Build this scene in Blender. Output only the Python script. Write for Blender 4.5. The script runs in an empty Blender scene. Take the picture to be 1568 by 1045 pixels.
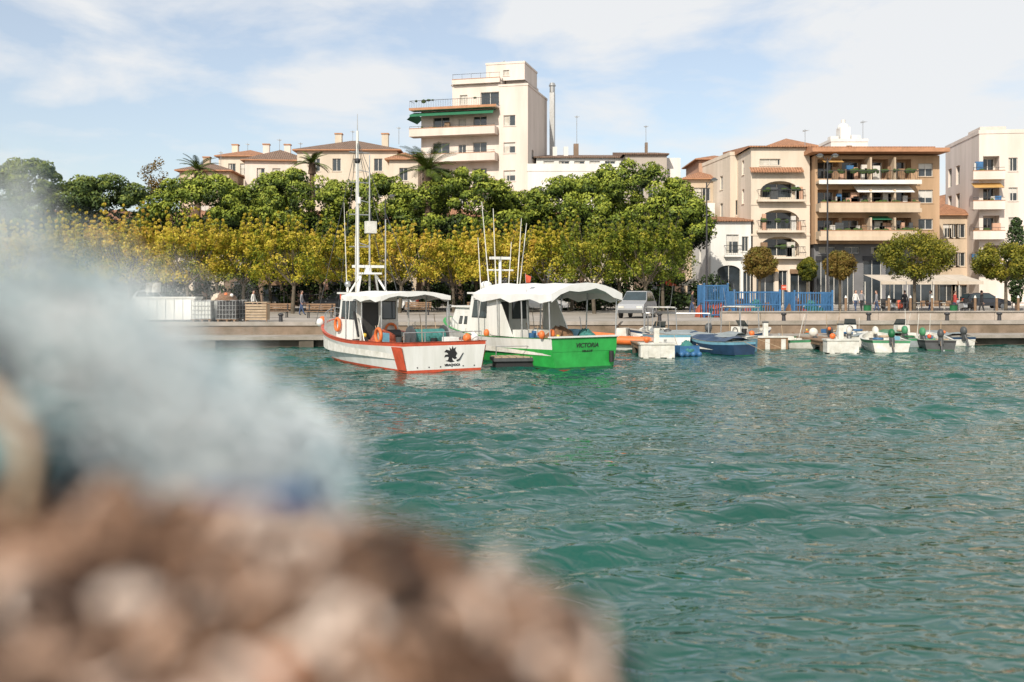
import bpy, math, random
import numpy as np
from mathutils import Vector, Matrix
random.seed(7); rng=np.random.default_rng(7)
scene=bpy.context.scene
R=math.radians
CH=3.3
def X(px,d): return (px-784)/1524*d
def Z(py,d): return CH+(440-py)/1524*d
# ---------------------------------------------------------------- materials
MC={}
def nn(nt,t,**k):
    n=nt.nodes.new(t)
    for a,b in k.items(): setattr(n,a,b)
    return n
def M(name,col,rough=.7,var=.18,scale=1.5,bump=.0,metal=0,bscale=20,streak=0,spec=.5):
    if name in MC: return MC[name]
    m=bpy.data.materials.new(name); m.use_nodes=True; nt=m.node_tree; b=nt.nodes['Principled BSDF']
    b.inputs['Roughness'].default_value=rough; b.inputs['Metallic'].default_value=metal
    b.inputs['Specular IOR Level'].default_value=spec
    tc=nn(nt,'ShaderNodeTexCoord')
    mp=nn(nt,'ShaderNodeMapping'); mp.inputs['Scale'].default_value=(1,1,1 if not streak else .15)
    nt.links.new(tc.outputs['Object'],mp.inputs[0])
    n=nn(nt,'ShaderNodeTexNoise'); n.inputs['Scale'].default_value=scale; n.inputs['Detail'].default_value=6; n.inputs['Roughness'].default_value=.65
    nt.links.new(mp.outputs[0],n.inputs['Vector'])
    r=nn(nt,'ShaderNodeValToRGB')
    r.color_ramp.elements[0].position=.3; r.color_ramp.elements[1].position=.7
    c0=[c*(1-var) for c in col]; c1=[min(1,c*(1+var*.5)) for c in col]
    c0[2]*=(1-var*.3)
    r.color_ramp.elements[0].color=(*c0,1); r.color_ramp.elements[1].color=(*c1,1)
    nt.links.new(n.outputs['Fac'],r.inputs[0]); nt.links.new(r.outputs[0],b.inputs['Base Color'])
    if bump:
        n2=nn(nt,'ShaderNodeTexNoise'); n2.inputs['Scale'].default_value=bscale; n2.inputs['Detail'].default_value=4
        nt.links.new(tc.outputs['Object'],n2.inputs['Vector'])
        bp=nn(nt,'ShaderNodeBump'); bp.inputs['Strength'].default_value=bump; bp.inputs['Distance'].default_value=.02
        nt.links.new(n2.outputs['Fac'],bp.inputs['Height']); nt.links.new(bp.outputs[0],b.inputs['Normal'])
    MC[name]=m; return m
def tilemat(name,col):
    m=M(name,col,.85,.35,2.5); nt=m.node_tree; b=nt.nodes['Principled BSDF']
    tc=nn(nt,'ShaderNodeTexCoord'); w=nn(nt,'ShaderNodeTexWave'); w.wave_type='BANDS'; w.bands_direction='X'; w.inputs['Scale'].default_value=1.2; w.inputs['Distortion'].default_value=.3
    nt.links.new(tc.outputs['Object'],w.inputs['Vector'])
    bp=nn(nt,'ShaderNodeBump'); bp.inputs['Strength'].default_value=.9; bp.inputs['Distance'].default_value=.12
    nt.links.new(w.outputs['Fac'],bp.inputs['Height']); nt.links.new(bp.outputs[0],b.inputs['Normal'])
    return m
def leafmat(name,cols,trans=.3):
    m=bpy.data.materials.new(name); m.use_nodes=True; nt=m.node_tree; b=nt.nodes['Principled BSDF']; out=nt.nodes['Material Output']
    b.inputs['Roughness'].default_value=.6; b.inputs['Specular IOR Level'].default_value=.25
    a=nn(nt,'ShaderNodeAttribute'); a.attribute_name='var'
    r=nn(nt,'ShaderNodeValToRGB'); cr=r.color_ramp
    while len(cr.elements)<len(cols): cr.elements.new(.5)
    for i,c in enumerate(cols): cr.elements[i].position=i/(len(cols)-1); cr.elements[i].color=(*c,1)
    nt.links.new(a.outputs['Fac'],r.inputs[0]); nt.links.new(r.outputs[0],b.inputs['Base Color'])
    if trans>0:
        t=nn(nt,'ShaderNodeBsdfTranslucent'); nt.links.new(r.outputs[0],t.inputs[0])
        mx=nn(nt,'ShaderNodeMixShader'); mx.inputs[0].default_value=trans
        nt.links.new(b.outputs[0],mx.inputs[1]); nt.links.new(t.outputs[0],mx.inputs[2]); nt.links.new(mx.outputs[0],out.inputs[0])
    return m
WHITE=M('white_gelcoat',(.76,.76,.74),.35,.22,1.2,.05,streak=1)
WHITE2=M('white_paint_worn',(.66,.65,.61),.5,.3,2.5,.1)
CANVAS=M('awning_canvas',(.74,.74,.73),.85,.14,1.0,.25,bscale=3)
RED=M('red_paint',(.58,.09,.04),.45,.3,3)
REDB=M('red_antifouling',(.35,.05,.03),.7,.4,3)
GREEN=M('green_paint',(.03,.37,.07),.4,.3,1.6,.05)
GREENW=M('green_paint_faded',(.06,.25,.12),.55,.35,2)
GREEND=M('green_paint_dark',(.015,.14,.05),.5,.4,3)
BLUE=M('blue_paint',(.04,.14,.31),.5,.35,3)
LBLUE=M('light_blue_paint',(.16,.36,.48),.45,.25,3)
NAVY=M('navy_paint',(.02,.05,.11),.4,.3,3)
ORANGE=M('orange_plastic',(.72,.17,.04),.5,.25,5)
YELL=M('yellow_plastic',(.7,.5,.07),.5,.25,5)
BLACK=M('black_rubber',(.02,.02,.022),.6,.3,5)
DGREY=M('dark_grey_metal',(.07,.075,.08),.5,.3,4)
STEEL=M('galvanised_steel',(.42,.43,.44),.4,.2,5,metal=.6)
WOOD=M('weathered_wood',(.24,.15,.09),.8,.4,4,.3)
WOODL=M('pale_wood',(.42,.32,.22),.8,.3,4,.3)
CONC=M('quay_concrete',(.33,.30,.27),.85,.4,.8,.5,bscale=12)
CONCD=M('wet_concrete',(.10,.085,.065),.7,.45,1.2,.5,bscale=8)
PAVE=M('promenade_paving',(.36,.325,.29),.85,.3,.35,.3,bscale=8)
ASPH=M('asphalt',(.055,.055,.058),.9,.25,1,.4,bscale=40)
LINE=M('road_marking_paint',(.75,.75,.72),.7,.2,3)
KERB=M('kerb_stone',(.4,.38,.36),.85,.2,2)
GLASS=M('window_glass',(.035,.045,.055),.08,.5,.6,spec=.8)
GLASSB=M('boat_glass',(.03,.05,.06),.06,.4,1,spec=.9)
TILE=tilemat('terracotta_tiles',(.42,.21,.12))
TILED=tilemat('brown_roof_tiles',(.24,.16,.12))
FRAME=M('window_frame',(.6,.58,.54),.5,.1)
CURT=M('curtain',(.55,.52,.47),.9,.25,2)
IRON=M('iron_railing',(.035,.035,.04),.5,.2)
SKIN=M('skin',(.5,.3,.22),.6,.05)
# ---------------------------------------------------------------- object builder
class O:
    def __init__(s,name,loc=(0,0,0),rz=0,single=False):
        s.name=name; s.loc=loc; s.rz=rz; s.p={}; s.single=single
    def add(s,part,mat,vs,fs,smooth=False):
        key=(part,mat.name)
        d=s.p.setdefault(key,[[],[],[],mat])
        o=len(d[0]); d[0].extend([tuple(v) for v in vs])
        for f in fs: d[1].append([i+o for i in f]); d[2].append(smooth)
    def box(s,part,mat,x0,x1,y0,y1,z0,z1,rot=0,tap=0):
        cx,cy=(x0+x1)/2,(y0+y1)/2; c,sn=math.cos(rot),math.sin(rot); vs=[]
        for z in (z0,z1):
            k=1-(tap if z==z1 else 0)
            for (x,y) in ((x0,y0),(x1,y0),(x1,y1),(x0,y1)):
                dx,dy=(x-cx)*k,(y-cy)*k
                vs.append((cx+dx*c-dy*sn,cy+dx*sn+dy*c,z))
        s.add(part,mat,vs,[(0,3,2,1),(4,5,6,7),(0,1,5,4),(1,2,6,5),(2,3,7,6),(3,0,4,7)])
    def cyl(s,part,mat,p0,p1,r0,r1=None,n=8,caps=True):
        if r1 is None: r1=r0
        p0=Vector(p0);p1=Vector(p1); a=(p1-p0)
        if a.length<1e-6: return
        a.normalize(); u=a.orthogonal().normalized(); v=a.cross(u); vs=[]
        for p,r in ((p0,r0),(p1,r1)):
            for i in range(n):
                t=2*math.pi*i/n; vs.append(p+u*math.cos(t)*r+v*math.sin(t)*r)
        fs=[(i,(i+1)%n,n+(i+1)%n,n+i) for i in range(n)]
        s.add(part,mat,vs,fs,n>6)
        if caps: s.add(part,mat,vs,[tuple(range(n))[::-1],tuple(range(n,2*n))])
    def path(s,part,mat,pts,r,n=6):
        for a,b in zip(pts[:-1],pts[1:]): s.cyl(part,mat,a,b,r,r,n)
    def ball(s,part,mat,c,r,nu=12,nv=8):
        if not hasattr(r,'__len__'): r=(r,r,r)
        vs=[];fs=[]
        for j in range(nv+1):
            ph=math.pi*j/nv
            for i in range(nu):
                t=2*math.pi*i/nu
                vs.append((c[0]+r[0]*math.sin(ph)*math.cos(t),c[1]+r[1]*math.sin(ph)*math.sin(t),c[2]+r[2]*math.cos(ph)))
        for j in range(nv):
            for i in range(nu):
                fs.append((j*nu+i,(j+1)*nu+i,(j+1)*nu+(i+1)%nu,j*nu+(i+1)%nu))
        s.add(part,mat,vs,fs,True)
    def torus(s,part,mat,c,R_,r,axis='y',nu=16,nv=6):
        vs=[];fs=[]
        for i in range(nu):
            t=2*math.pi*i/nu
            for j in range(nv):
                q=2*math.pi*j/nv; a=(R_+r*math.cos(q))*math.cos(t); b=(R_+r*math.cos(q))*math.sin(t); h=r*math.sin(q)
                v={'y':(a,h,b),'x':(h,a,b),'z':(a,b,h)}[axis]
                vs.append((c[0]+v[0],c[1]+v[1],c[2]+v[2]))
        for i in range(nu):
            for j in range(nv):
                fs.append((i*nv+j,((i+1)%nu)*nv+j,((i+1)%nu)*nv+(j+1)%nv,i*nv+(j+1)%nv))
        s.add(part,mat,vs,fs,True)
    def prism(s,part,mat,poly,axis,a0,a1):
        n=len(poly); vs=[]
        for a in (a0,a1):
            for (p,q) in poly:
                vs.append({'y':(p,a,q),'x':(a,p,q),'z':(p,q,a)}[axis])
        fs=[(i,(i+1)%n,n+(i+1)%n,n+i) for i in range(n)]+[tuple(range(n))[::-1],tuple(range(n,2*n))]
        s.add(part,mat,vs,fs)
    def facade(s,P,u,W,z0,z1,ops,wall,part='walls'):
        u=Vector((u[0],u[1],0)).normalized(); n=Vector((-u.y,u.x,0)); P=Vector((P[0],P[1],0))
        def pt(a,b,z): 
            v=P+u*a+n*b; return (v.x,v.y,z)
        ops=[(max(a,0.01),min(b,W-.01),max(c,z0+.01),min(d,z1-.01),k) for a,b,c,d,k in ops if b<=W+.5]
        xs=sorted(set([0,W]+[o[0] for o in ops]+[o[1] for o in ops])); zs=sorted(set([z0,z1]+[o[2] for o in ops]+[o[3] for o in ops]))
        for i in range(len(xs)-1):
            for j in range(len(zs)-1):
                cx,cz=(xs[i]+xs[i+1])/2,(zs[j]+zs[j+1])/2
                if any(o[0]<cx<o[1] and o[2]<cz<o[3] for o in ops): continue
                s.add(part,wall,[pt(xs[i],0,zs[j]),pt(xs[i+1],0,zs[j]),pt(xs[i+1],0,zs[j+1]),pt(xs[i],0,zs[j+1])],[(0,1,2,3)])
        for a,b,c,d,k in ops:
            dp=.22 if k in('win','shop','arch0') else 1.3
            if k=='door': dp=.3
            for q in ([pt(a,0,c),pt(a,dp,c),pt(a,dp,d),pt(a,0,d)],[pt(b,0,c),pt(b,0,d),pt(b,dp,d),pt(b,dp,c)],
                      [pt(a,0,c),pt(b,0,c),pt(b,dp,c),pt(a,dp,c)],[pt(a,0,d),pt(a,dp,d),pt(b,dp,d),pt(b,0,d)]):
                s.add(part,wall,q,[(0,1,2,3)])
            if k in('arch','arch0'):
                r=(b-a)/2; zc=d-r*.55; m=(a+b)/2
                for sg in(-1,1):
                    pts=[pt(m+sg*r,0,zc)]
                    for i in range(7):
                        t=math.pi/2*i/6; pts.append(pt(m+sg*r*math.cos(t),0,zc+r*.55*math.sin(t)))
                    corner=pt(m+sg*r,0,d)
                    for i in range(1,7): s.add(part,wall,[corner,pts[i],pts[i+1]],[(0,1,2)])
            def panel(mat,a0,b0,c0,d0,dep,pn):
                s.add(pn,mat,[pt(a0,dep,c0),pt(b0,dep,c0),pt(b0,dep,d0),pt(a0,dep,d0)],[(0,1,2,3)])
            if k in('logg','arch'):
                panel(wall,a,b,c,d,dp,part)
                m1=a+(b-a)*.12; m2=a+(b-a)*.88
                panel(GLASS,m1,m2,c+.05,min(d-.2,c+2.25),dp-.03,'windows')
                for xx in(m1,(m1+m2)/2,m2): s.bx(pt,'window_frames',FRAME,xx-.04,xx+.04,dp-.09,dp-.04,c+.05,min(d-.25,c+2.25))
            else:
                panel(GLASS,a,b,c,d,dp-.02,'windows')
                if k=='win' and random.random()<.5:
                    e=random.choice([.3,.5,1.]); panel(CURT,a+.08,a+(b-a)*e*.9,c+.08,d-.06,dp-.026,'curtains')
                if k=='win' and random.random()<.35:
                    panel(FRAME,a+.06,b-.06,d-(d-c)*random.uniform(.25,.6),d-.06,dp-.032,'roller_shutters')
                f=.06
                for (aa,bb,cc,dd) in((a,a+f,c,d),(b-f,b,c,d),(a+f,b-f,c,c+f),(a+f,b-f,d-f,d),((a+b)/2-f/2,(a+b)/2+f/2,c+f,d-f)):
                    s.bx(pt,'window_frames',FRAME,aa,bb,dp-.09,dp-.035,cc,dd)
                if k=='shop':
                    s.bx(pt,'shop_fascias',random.choice([WOOD,DGREY,IRON]),a-.05,b+.05,-.08,-.003,d-.45,d)
                if k=='win' : s.bx(pt,'window_sills',wall,a-.08,b+.08,-.07,.1,c-.08,c-.003)
    def bx(s,pt,part,mat,a,b,y0,y1,c,d):
        vs=[pt(a,y0,c),pt(b,y0,c),pt(b,y1,c),pt(a,y1,c),pt(a,y0,d),pt(b,y0,d),pt(b,y1,d),pt(a,y1,d)]
        s.add(part,mat,vs,[(0,3,2,1),(4,5,6,7),(0,1,5,4),(1,2,6,5),(2,3,7,6),(3,0,4,7)])
    def finish(s):
        M4=Matrix.Translation(Vector(s.loc))@Matrix.Rotation(s.rz,4,'Z')
        if s.single or len(s.p)==1:
            me=bpy.data.meshes.new(s.name); vs=[];fs=[];mi=[];sm=[];mats=[]
            for (pt,_),(v,f,sh,mat) in s.p.items():
                if mat not in mats: mats.append(mat)
                o=len(vs); vs+=v; fs+=[[i+o for i in q] for q in f]; sm+=sh; mi+=[mats.index(mat)]*len(f)
            me.from_pydata(vs,[],fs)
            for m in mats: me.materials.append(m)
            me.polygons.foreach_set('material_index',mi); me.polygons.foreach_set('use_smooth',sm)
            ob=bpy.data.objects.new(s.name,me); scene.collection.objects.link(ob); ob.matrix_world=M4; s.e=ob
            return ob
        e=bpy.data.objects.new(s.name,None); scene.collection.objects.link(e); e.matrix_world=M4; e.empty_display_size=.2
        for (pt,_),(v,f,sh,mat) in s.p.items():
            me=bpy.data.meshes.new(pt); me.from_pydata(v,[],f); me.materials.append(mat); me.polygons.foreach_set('use_smooth',sh)
            ob=bpy.data.objects.new(pt,me); scene.collection.objects.link(ob); ob.parent=e
        s.e=e
        return e
# ---------------------------------------------------------------- world and sun
SUN_AZ=R(203); SUN_EL=R(36)
w=bpy.data.worlds.new('World'); scene.world=w; w.use_nodes=True; nt=w.node_tree
bg=nt.nodes['Background']; bg.inputs[1].default_value=.15
sky=nn(nt,'ShaderNodeTexSky'); sky.sky_type='NISHITA'; sky.sun_disc=False; sky.sun_elevation=SUN_EL; sky.sun_rotation=SUN_AZ
sky.air_density=1.0; sky.dust_density=1.2; sky.ozone_density=1.0
tc=nn(nt,'ShaderNodeTexCoord'); mp=nn(nt,'ShaderNodeMapping'); mp.inputs['Scale'].default_value=(4.2,4.2,12); mp.inputs['Location'].default_value=(1.3,.2,.35)
nt.links.new(tc.outputs['Generated'],mp.inputs[0])
n1=nn(nt,'ShaderNodeTexNoise'); n1.inputs['Scale'].default_value=1.25; n1.inputs['Detail'].default_value=10; n1.inputs['Roughness'].default_value=.54; n1.inputs['Distortion'].default_value=.2
nt.links.new(mp.outputs[0],n1.inputs['Vector'])
sp=nn(nt,'ShaderNodeSeparateXYZ'); nt.links.new(tc.outputs['Generated'],sp.inputs[0])
ma=nn(nt,'ShaderNodeMath',operation='MULTIPLY_ADD'); ma.inputs[1].default_value=.18; ma.inputs[2].default_value=.058
nt.links.new(sp.outputs['X'],ma.inputs[0])
ad=nn(nt,'ShaderNodeMath',operation='ADD'); nt.links.new(n1.outputs['Fac'],ad.inputs[0]); nt.links.new(ma.outputs[0],ad.inputs[1])
cr=nn(nt,'ShaderNodeValToRGB'); cr.color_ramp.elements[0].position=.46; cr.color_ramp.elements[1].position=.64
cr.color_ramp.elements[0].color=(.32,.32,.32,1); cr.color_ramp.elements[1].color=(.94,.94,.94,1)
nt.links.new(ad.outputs[0],cr.inputs[0])
mix=nn(nt,'ShaderNodeMixRGB'); mix.inputs[2].default_value=(5.85,5.9,5.95,1)
nt.links.new(cr.outputs[0],mix.inputs[0]); nt.links.new(sky.outputs[0],mix.inputs[1]); nt.links.new(mix.outputs[0],bg.inputs[0])
sd=bpy.data.lights.new('sun','SUN'); sd.energy=4.6; sd.angle=R(.5); sd.color=(1,.905,.78)
so=bpy.data.objects.new('sun',sd); scene.collection.objects.link(so)
sv=Vector((math.sin(SUN_AZ)*math.cos(SUN_EL),math.cos(SUN_AZ)*math.cos(SUN_EL),math.sin(SUN_EL)))
so.rotation_euler=sv.to_track_quat('Z','Y').to_euler(); so.location=(0,-20,40)
# ---------------------------------------------------------------- camera
cd=bpy.data.cameras.new('camera'); co=bpy.data.objects.new('camera',cd); scene.collection.objects.link(co)
co.location=(0,0,CH); co.rotation_euler=(R(90),0,0); cd.lens=35; cd.sensor_width=36; cd.shift_y=-.0523; cd.clip_end=4000; cd.clip_start=.02
cd.dof.use_dof=True; cd.dof.focus_distance=50; cd.dof.aperture_fstop=1.4
scene.camera=co
scene.view_settings.view_transform='Standard'; scene.view_settings.look='None'; scene.view_settings.exposure=0
# ---------------------------------------------------------------- water
wm=bpy.data.materials.new('harbour_water'); wm.use_nodes=True; nt=wm.node_tree; b=nt.nodes['Principled BSDF']
b.inputs['Roughness'].default_value=.015; b.inputs['IOR'].default_value=1.47
tc=nn(nt,'ShaderNodeTexCoord')
n=nn(nt,'ShaderNodeTexNoise'); n.inputs['Scale'].default_value=.12; n.inputs['Detail'].default_value=3
nt.links.new(tc.outputs['Object'],n.inputs['Vector'])
r=nn(nt,'ShaderNodeValToRGB'); r.color_ramp.elements[0].position=.3; r.color_ramp.elements[1].position=.7
r.color_ramp.elements[0].color=(.006,.056,.040,1); r.color_ramp.elements[1].color=(.010,.082,.062,1)
nt.links.new(n.outputs['Fac'],r.inputs[0]); nt.links.new(r.outputs[0],b.inputs['Base Color'])
mpw=nn(nt,'ShaderNodeMapping'); mpw.inputs['Scale'].default_value=(.8,1.4,1); nt.links.new(tc.outputs['Object'],mpw.inputs[0])
n2=nn(nt,'ShaderNodeTexNoise'); n2.inputs['Scale'].default_value=2.7; n2.inputs['Detail'].default_value=1.2; n2.inputs['Roughness'].default_value=.45; n2.inputs['Distortion'].default_value=.9
nt.links.new(mpw.outputs[0],n2.inputs['Vector'])
bp=nn(nt,'ShaderNodeBump'); bp.inputs['Strength'].default_value=.9; bp.inputs['Distance'].default_value=.085
nt.links.new(n2.outputs['Fac'],bp.inputs['Height']); nt.links.new(bp.outputs[0],b.inputs['Normal'])
xs=np.arange(-42,42.01,.1); ys=np.arange(1.5,62.01,.1)
gx,gy=np.meshgrid(xs,ys); h=np.zeros_like(gx)
wx=gx+.35*np.sin(gy*.9+1)+.25*np.sin(gx*1.1+gy*.6)+.08*np.sin(gx*3.1-gy*2.2); wy=gy+.3*np.sin(gx*.8+2)+.25*np.sin(gx*.5-gy*1.3)+.08*np.sin(gx*2.3+gy*2.9+1)
for i in range(80):
    lam=.55*(3.6**(rng.random()**1.3)); k=2*math.pi/lam
    th=rng.normal(1.82,.42); ph=rng.random()*6.28
    amp=.0045*lam**.95*rng.uniform(.5,1.3)
    h+=amp*np.sin(k*(wx*math.cos(th)+wy*math.sin(th))+ph)
mod=.8+.5*np.sin(gx*.31+gy*.23+1)*np.sin(gy*.27-gx*.12)+.2*np.sin(gx*.8-gy*.5)
h*=mod
h=h+ 4.*h*np.abs(h)
edge=np.minimum(1,np.minimum(42-np.abs(gx),np.minimum(gy-1.5,62-gy))/1.0); h*=np.clip(edge,0,1)
def gridmesh(name,vx,vy,vz,mat,smooth=True):
    ny,nx=vx.shape; me=bpy.data.meshes.new(name)
    co_=np.stack([vx,vy,vz],-1).reshape(-1,3).astype(np.float32)
    idx=np.arange(ny*nx).reshape(ny,nx); q=np.stack([idx[:-1,:-1],idx[:-1,1:],idx[1:,1:],idx[1:,:-1]],-1).reshape(-1,4)
    me.vertices.add(len(co_)); me.vertices.foreach_set('co',co_.ravel())
    me.loops.add(q.size); me.loops.foreach_set('vertex_index',q.ravel().astype(np.int32))
    me.polygons.add(len(q)); me.polygons.foreach_set('loop_start',np.arange(0,q.size,4,dtype=np.int32)); me.polygons.foreach_set('loop_total',np.full(len(q),4,dtype=np.int32))
    me.polygons.foreach_set('use_smooth',np.full(len(q),smooth)); me.update(calc_edges=True); me.materials.append(mat)
    ob=bpy.data.objects.new(name,me); scene.collection.objects.link(ob); return ob
gridmesh('water',gx,gy,h,wm)
o=O('water',single=True)
for (a,b_,c,d) in((-900,-42,-300,62),(42,900,-300,62),(-42,42,-300,1.5)):
    o.add('water',wm,[(a,c,0),(b_,c,0),(b_,d,0),(a,d,0)],[(0,1,2,3)])
o.finish()
# ---------------------------------------------------------------- land and quays
GZ=1.3
def qy(x): return 53+ (x+42)*.055   # quay edge line
o=O('ground',single=True)
M_ground=M('land_soil',(.2,.17,.13),.95,.3,.05)
o.add('g',M_ground,[(-2500,60,GZ-.02),(2500,60,GZ-.02),(2500,3500,GZ-.02),(-2500,3500,GZ-.02)],[(0,1,2,3)])
o.finish()
o=O('quay')
xa,xb=-120,120
def strip(part,mat,ya,yb,z0,z1):
    v=[(xa,qy(xa)+ya,z0),(xb,qy(xb)+ya,z0),(xb,qy(xb)+yb,z0),(xa,qy(xa)+yb,z0)]
    v+= [(a,b_,z1) for a,b_,_ in v]
    o.add(part,mat,v,[(4,5,6,7),(0,1,5,4),(1,2,6,5),(3,0,4,7),(2,3,7,6)])
strip('lower_quay',CONCD,.35,2.3,-1.5,.42)
strip('lower_quay_cap',CONC,-.12,2.297,.42,.60)
strip('quay_wall',M('quay_wall_stone',(.22,.165,.12),.85,.4,1,.5),2.3,3,-.5,1.12)
strip('quay_coping',CONC,2.22,3.1,1.12,GZ+.03)
strip('promenade',PAVE,3.1,32,-.5,GZ)
for i in range(28):
    x=-70+i*5.3; o.box('quay_piers',CONCD,x,x+.8,qy(x)-.02,qy(x)+.34,-1,.415)
    if i%2: o.torus('tyre_fenders',BLACK,(x+2,qy(x+2)-.22,.22),.26,.1,'y')
o.finish()
o=O('road')
o.box('roadbed',ASPH,-120,120,88,97.5,GZ-.3,GZ+.008)
o.box('kerb',KERB,-120,120,87.8,88,GZ-.2,GZ+.13)
o.box('kerb_far',KERB,-120,120,97.5,97.7,GZ-.2,GZ+.13)
for i in range(40): o.box('lane_markings',LINE,-110+i*5.5,-107.5+i*5.5,92.7,92.85,GZ,GZ+.012)
o.finish()
o=O('pavement',single=True); o.box('p',PAVE,-120,120,97.7,112,GZ-.3,GZ+.12); o.finish()
o=O('parapet_wall')
for i in range(23):
    x0=12.5+i*2.4; o.box('wall',M('parapet_render',(.42,.36,.31),.85,.3,1,.3),x0,x0+2.38,qy(x0)+3.6,qy(x0)+3.9,GZ-.1,GZ+.5,rot=.055)
    o.box('cap',CONC,x0-.005,x0+2.385,qy(x0)+3.52,qy(x0)+3.98,GZ+.503,GZ+.58,rot=.055)
o.finish()
o=O('promenade_railing')
for i in range(44):
    x0=12.5+i*1.25; y=qy(x0)+10
    o.cyl('posts',IRON,(x0,y,GZ),(x0,y,GZ+1.0),.035,.035,6)
for z in(.95,.5): o.cyl('rails',IRON,(12.5,qy(12.5)+10,GZ+z),(66.3,qy(66.3)+10,GZ+z),.025,.025,6)
o.finish()
o=O('iron_fence')
for i in range(120):
    x0=-40+i*.3; o.cyl('bars',IRON,(x0,83,GZ),(x0,83,GZ+1.5),.016,.016,4,False)
for z in(.2,1.4): o.cyl('rails',IRON,(-40,83,GZ+z),(-4,83,GZ+z),.025,.025,5)
for i in range(13): o.box('posts',IRON,-40.05+i*3,-39.95+i*3,82.95,83.05,GZ,GZ+1.65)
o.finish()
# ---------------------------------------------------------------- foliage
def leafobj(C,Rr,n,size,cv,squash=(1,1,1),up=0.,inner=.5,aspect=1.,dz=.12):
    C=np.asarray(C,float); Rr=np.asarray(Rr,float); cv=np.asarray(cv,float)
    idx=np.repeat(np.arange(len(C)),n); N=len(idx)
    d=rng.normal(size=(N,3)); d[:,2]+=up*np.abs(d[:,2]); d/=np.linalg.norm(d,axis=1)[:,None]
    rad=Rr[idx]*(inner+(1-inner)*rng.random(N)**.5)*rng.uniform(.9,1.1,N)
    p=C[idx]+d*rad[:,None]*np.array(squash)
    nrm=d*1.1+rng.normal(size=(N,3))*.5; nrm/=np.linalg.norm(nrm,axis=1)[:,None]
    t=np.cross(nrm,rng.normal(size=(N,3))); t/=np.linalg.norm(t,axis=1)[:,None]; bt=np.cross(nrm,t)
    s=size*rng.uniform(.6,1.35,N)[:,None]
    t=t*s*aspect; bt=bt*s/aspect
    v=np.stack([p-t*.9-bt*.25,p+t*.1-bt*.8,p+t-bt*0+nrm*s*.25,p-t*.1+bt*.8],1).reshape(-1,3)
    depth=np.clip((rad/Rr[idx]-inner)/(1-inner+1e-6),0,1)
    var=np.clip(cv[idx]+rng.normal(size=N)*.11+(depth-.6)*.2+d[:,2]*dz,0,1)  # clump tops paler, undersides and insides darker: shading put into leaf colour
    return v,np.repeat(var,4)
def tube(p0,p1,r0,r1,n=6):
    p0=np.array(p0,float);p1=np.array(p1,float);a=p1-p0;a/=np.linalg.norm(a)+1e-9
    u=np.cross(a,[.3,.9,.2]);u/=np.linalg.norm(u);v=np.cross(a,u);th=np.arange(n)*2*np.pi/n
    ring=lambda p,r:p+r*(np.cos(th)[:,None]*u+np.sin(th)[:,None]*v)
    vs=np.vstack([ring(p0,r0),ring(p1,r1)]); fs=np.array([[i,(i+1)%n,n+(i+1)%n,n+i] for i in range(n)])
    return vs,fs
def treemesh(name,loc,leafv,leafvar,tubes,lm,bm):
    nl=len(leafv); q=[np.arange(nl).reshape(-1,4)]; V=[leafv]; off=nl
    for vs,fs in tubes: V.append(vs); q.append(fs+off); off+=len(vs)
    V=np.vstack(V).astype(np.float32); q=np.vstack(q).astype(np.int32); nleaf=nl//4
    me=bpy.data.meshes.new(name); me.vertices.add(len(V)); me.vertices.foreach_set('co',V.ravel())
    me.loops.add(q.size); me.loops.foreach_set('vertex_index',q.ravel())
    me.polygons.add(len(q)); me.polygons.foreach_set('loop_start',np.arange(0,q.size,4,dtype=np.int32)); me.polygons.foreach_set('loop_total',np.full(len(q),4,dtype=np.int32))
    mi=np.ones(len(q),dtype=np.int32); mi[:nleaf]=0; me.polygons.foreach_set('material_index',mi)
    me.materials.append(lm); me.materials.append(bm); me.update(calc_edges=True)
    at=me.attributes.new('var','FLOAT','POINT'); vv=np.zeros(len(V),dtype=np.float32); vv[:nl]=leafvar; at.data.foreach_set('value',vv)
    ob=bpy.data.objects.new(name,me); ob.location=loc; scene.collection.objects.link(ob); return ob
BARK=M('pine_bark',(.13,.085,.06),.95,.35,4,.5); BARKP=M('plane_bark',(.12,.10,.075),.95,.4,3,.4)
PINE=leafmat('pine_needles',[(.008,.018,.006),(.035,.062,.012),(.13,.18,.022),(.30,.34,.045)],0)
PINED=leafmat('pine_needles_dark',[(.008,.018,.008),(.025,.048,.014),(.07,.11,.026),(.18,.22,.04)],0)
YEL=leafmat('autumn_leaves',[(.05,.08,.010),(.17,.205,.016),(.42,.37,.03),(.66,.53,.08),(.48,.29,.05)],.3)
YGR=leafmat('turning_leaves',[(.03,.055,.010),(.11,.155,.016),(.24,.27,.028),(.46,.39,.05)],.3)
ROUND=leafmat('round_tree_leaves',[(.02,.035,.008),(.07,.09,.013),(.18,.18,.018),(.34,.28,.035)],.2)
BROWNL=leafmat('brown_leaves',[(.05,.035,.012),(.13,.09,.02),(.2,.13,.03),(.16,.16,.03)],.2)
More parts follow.
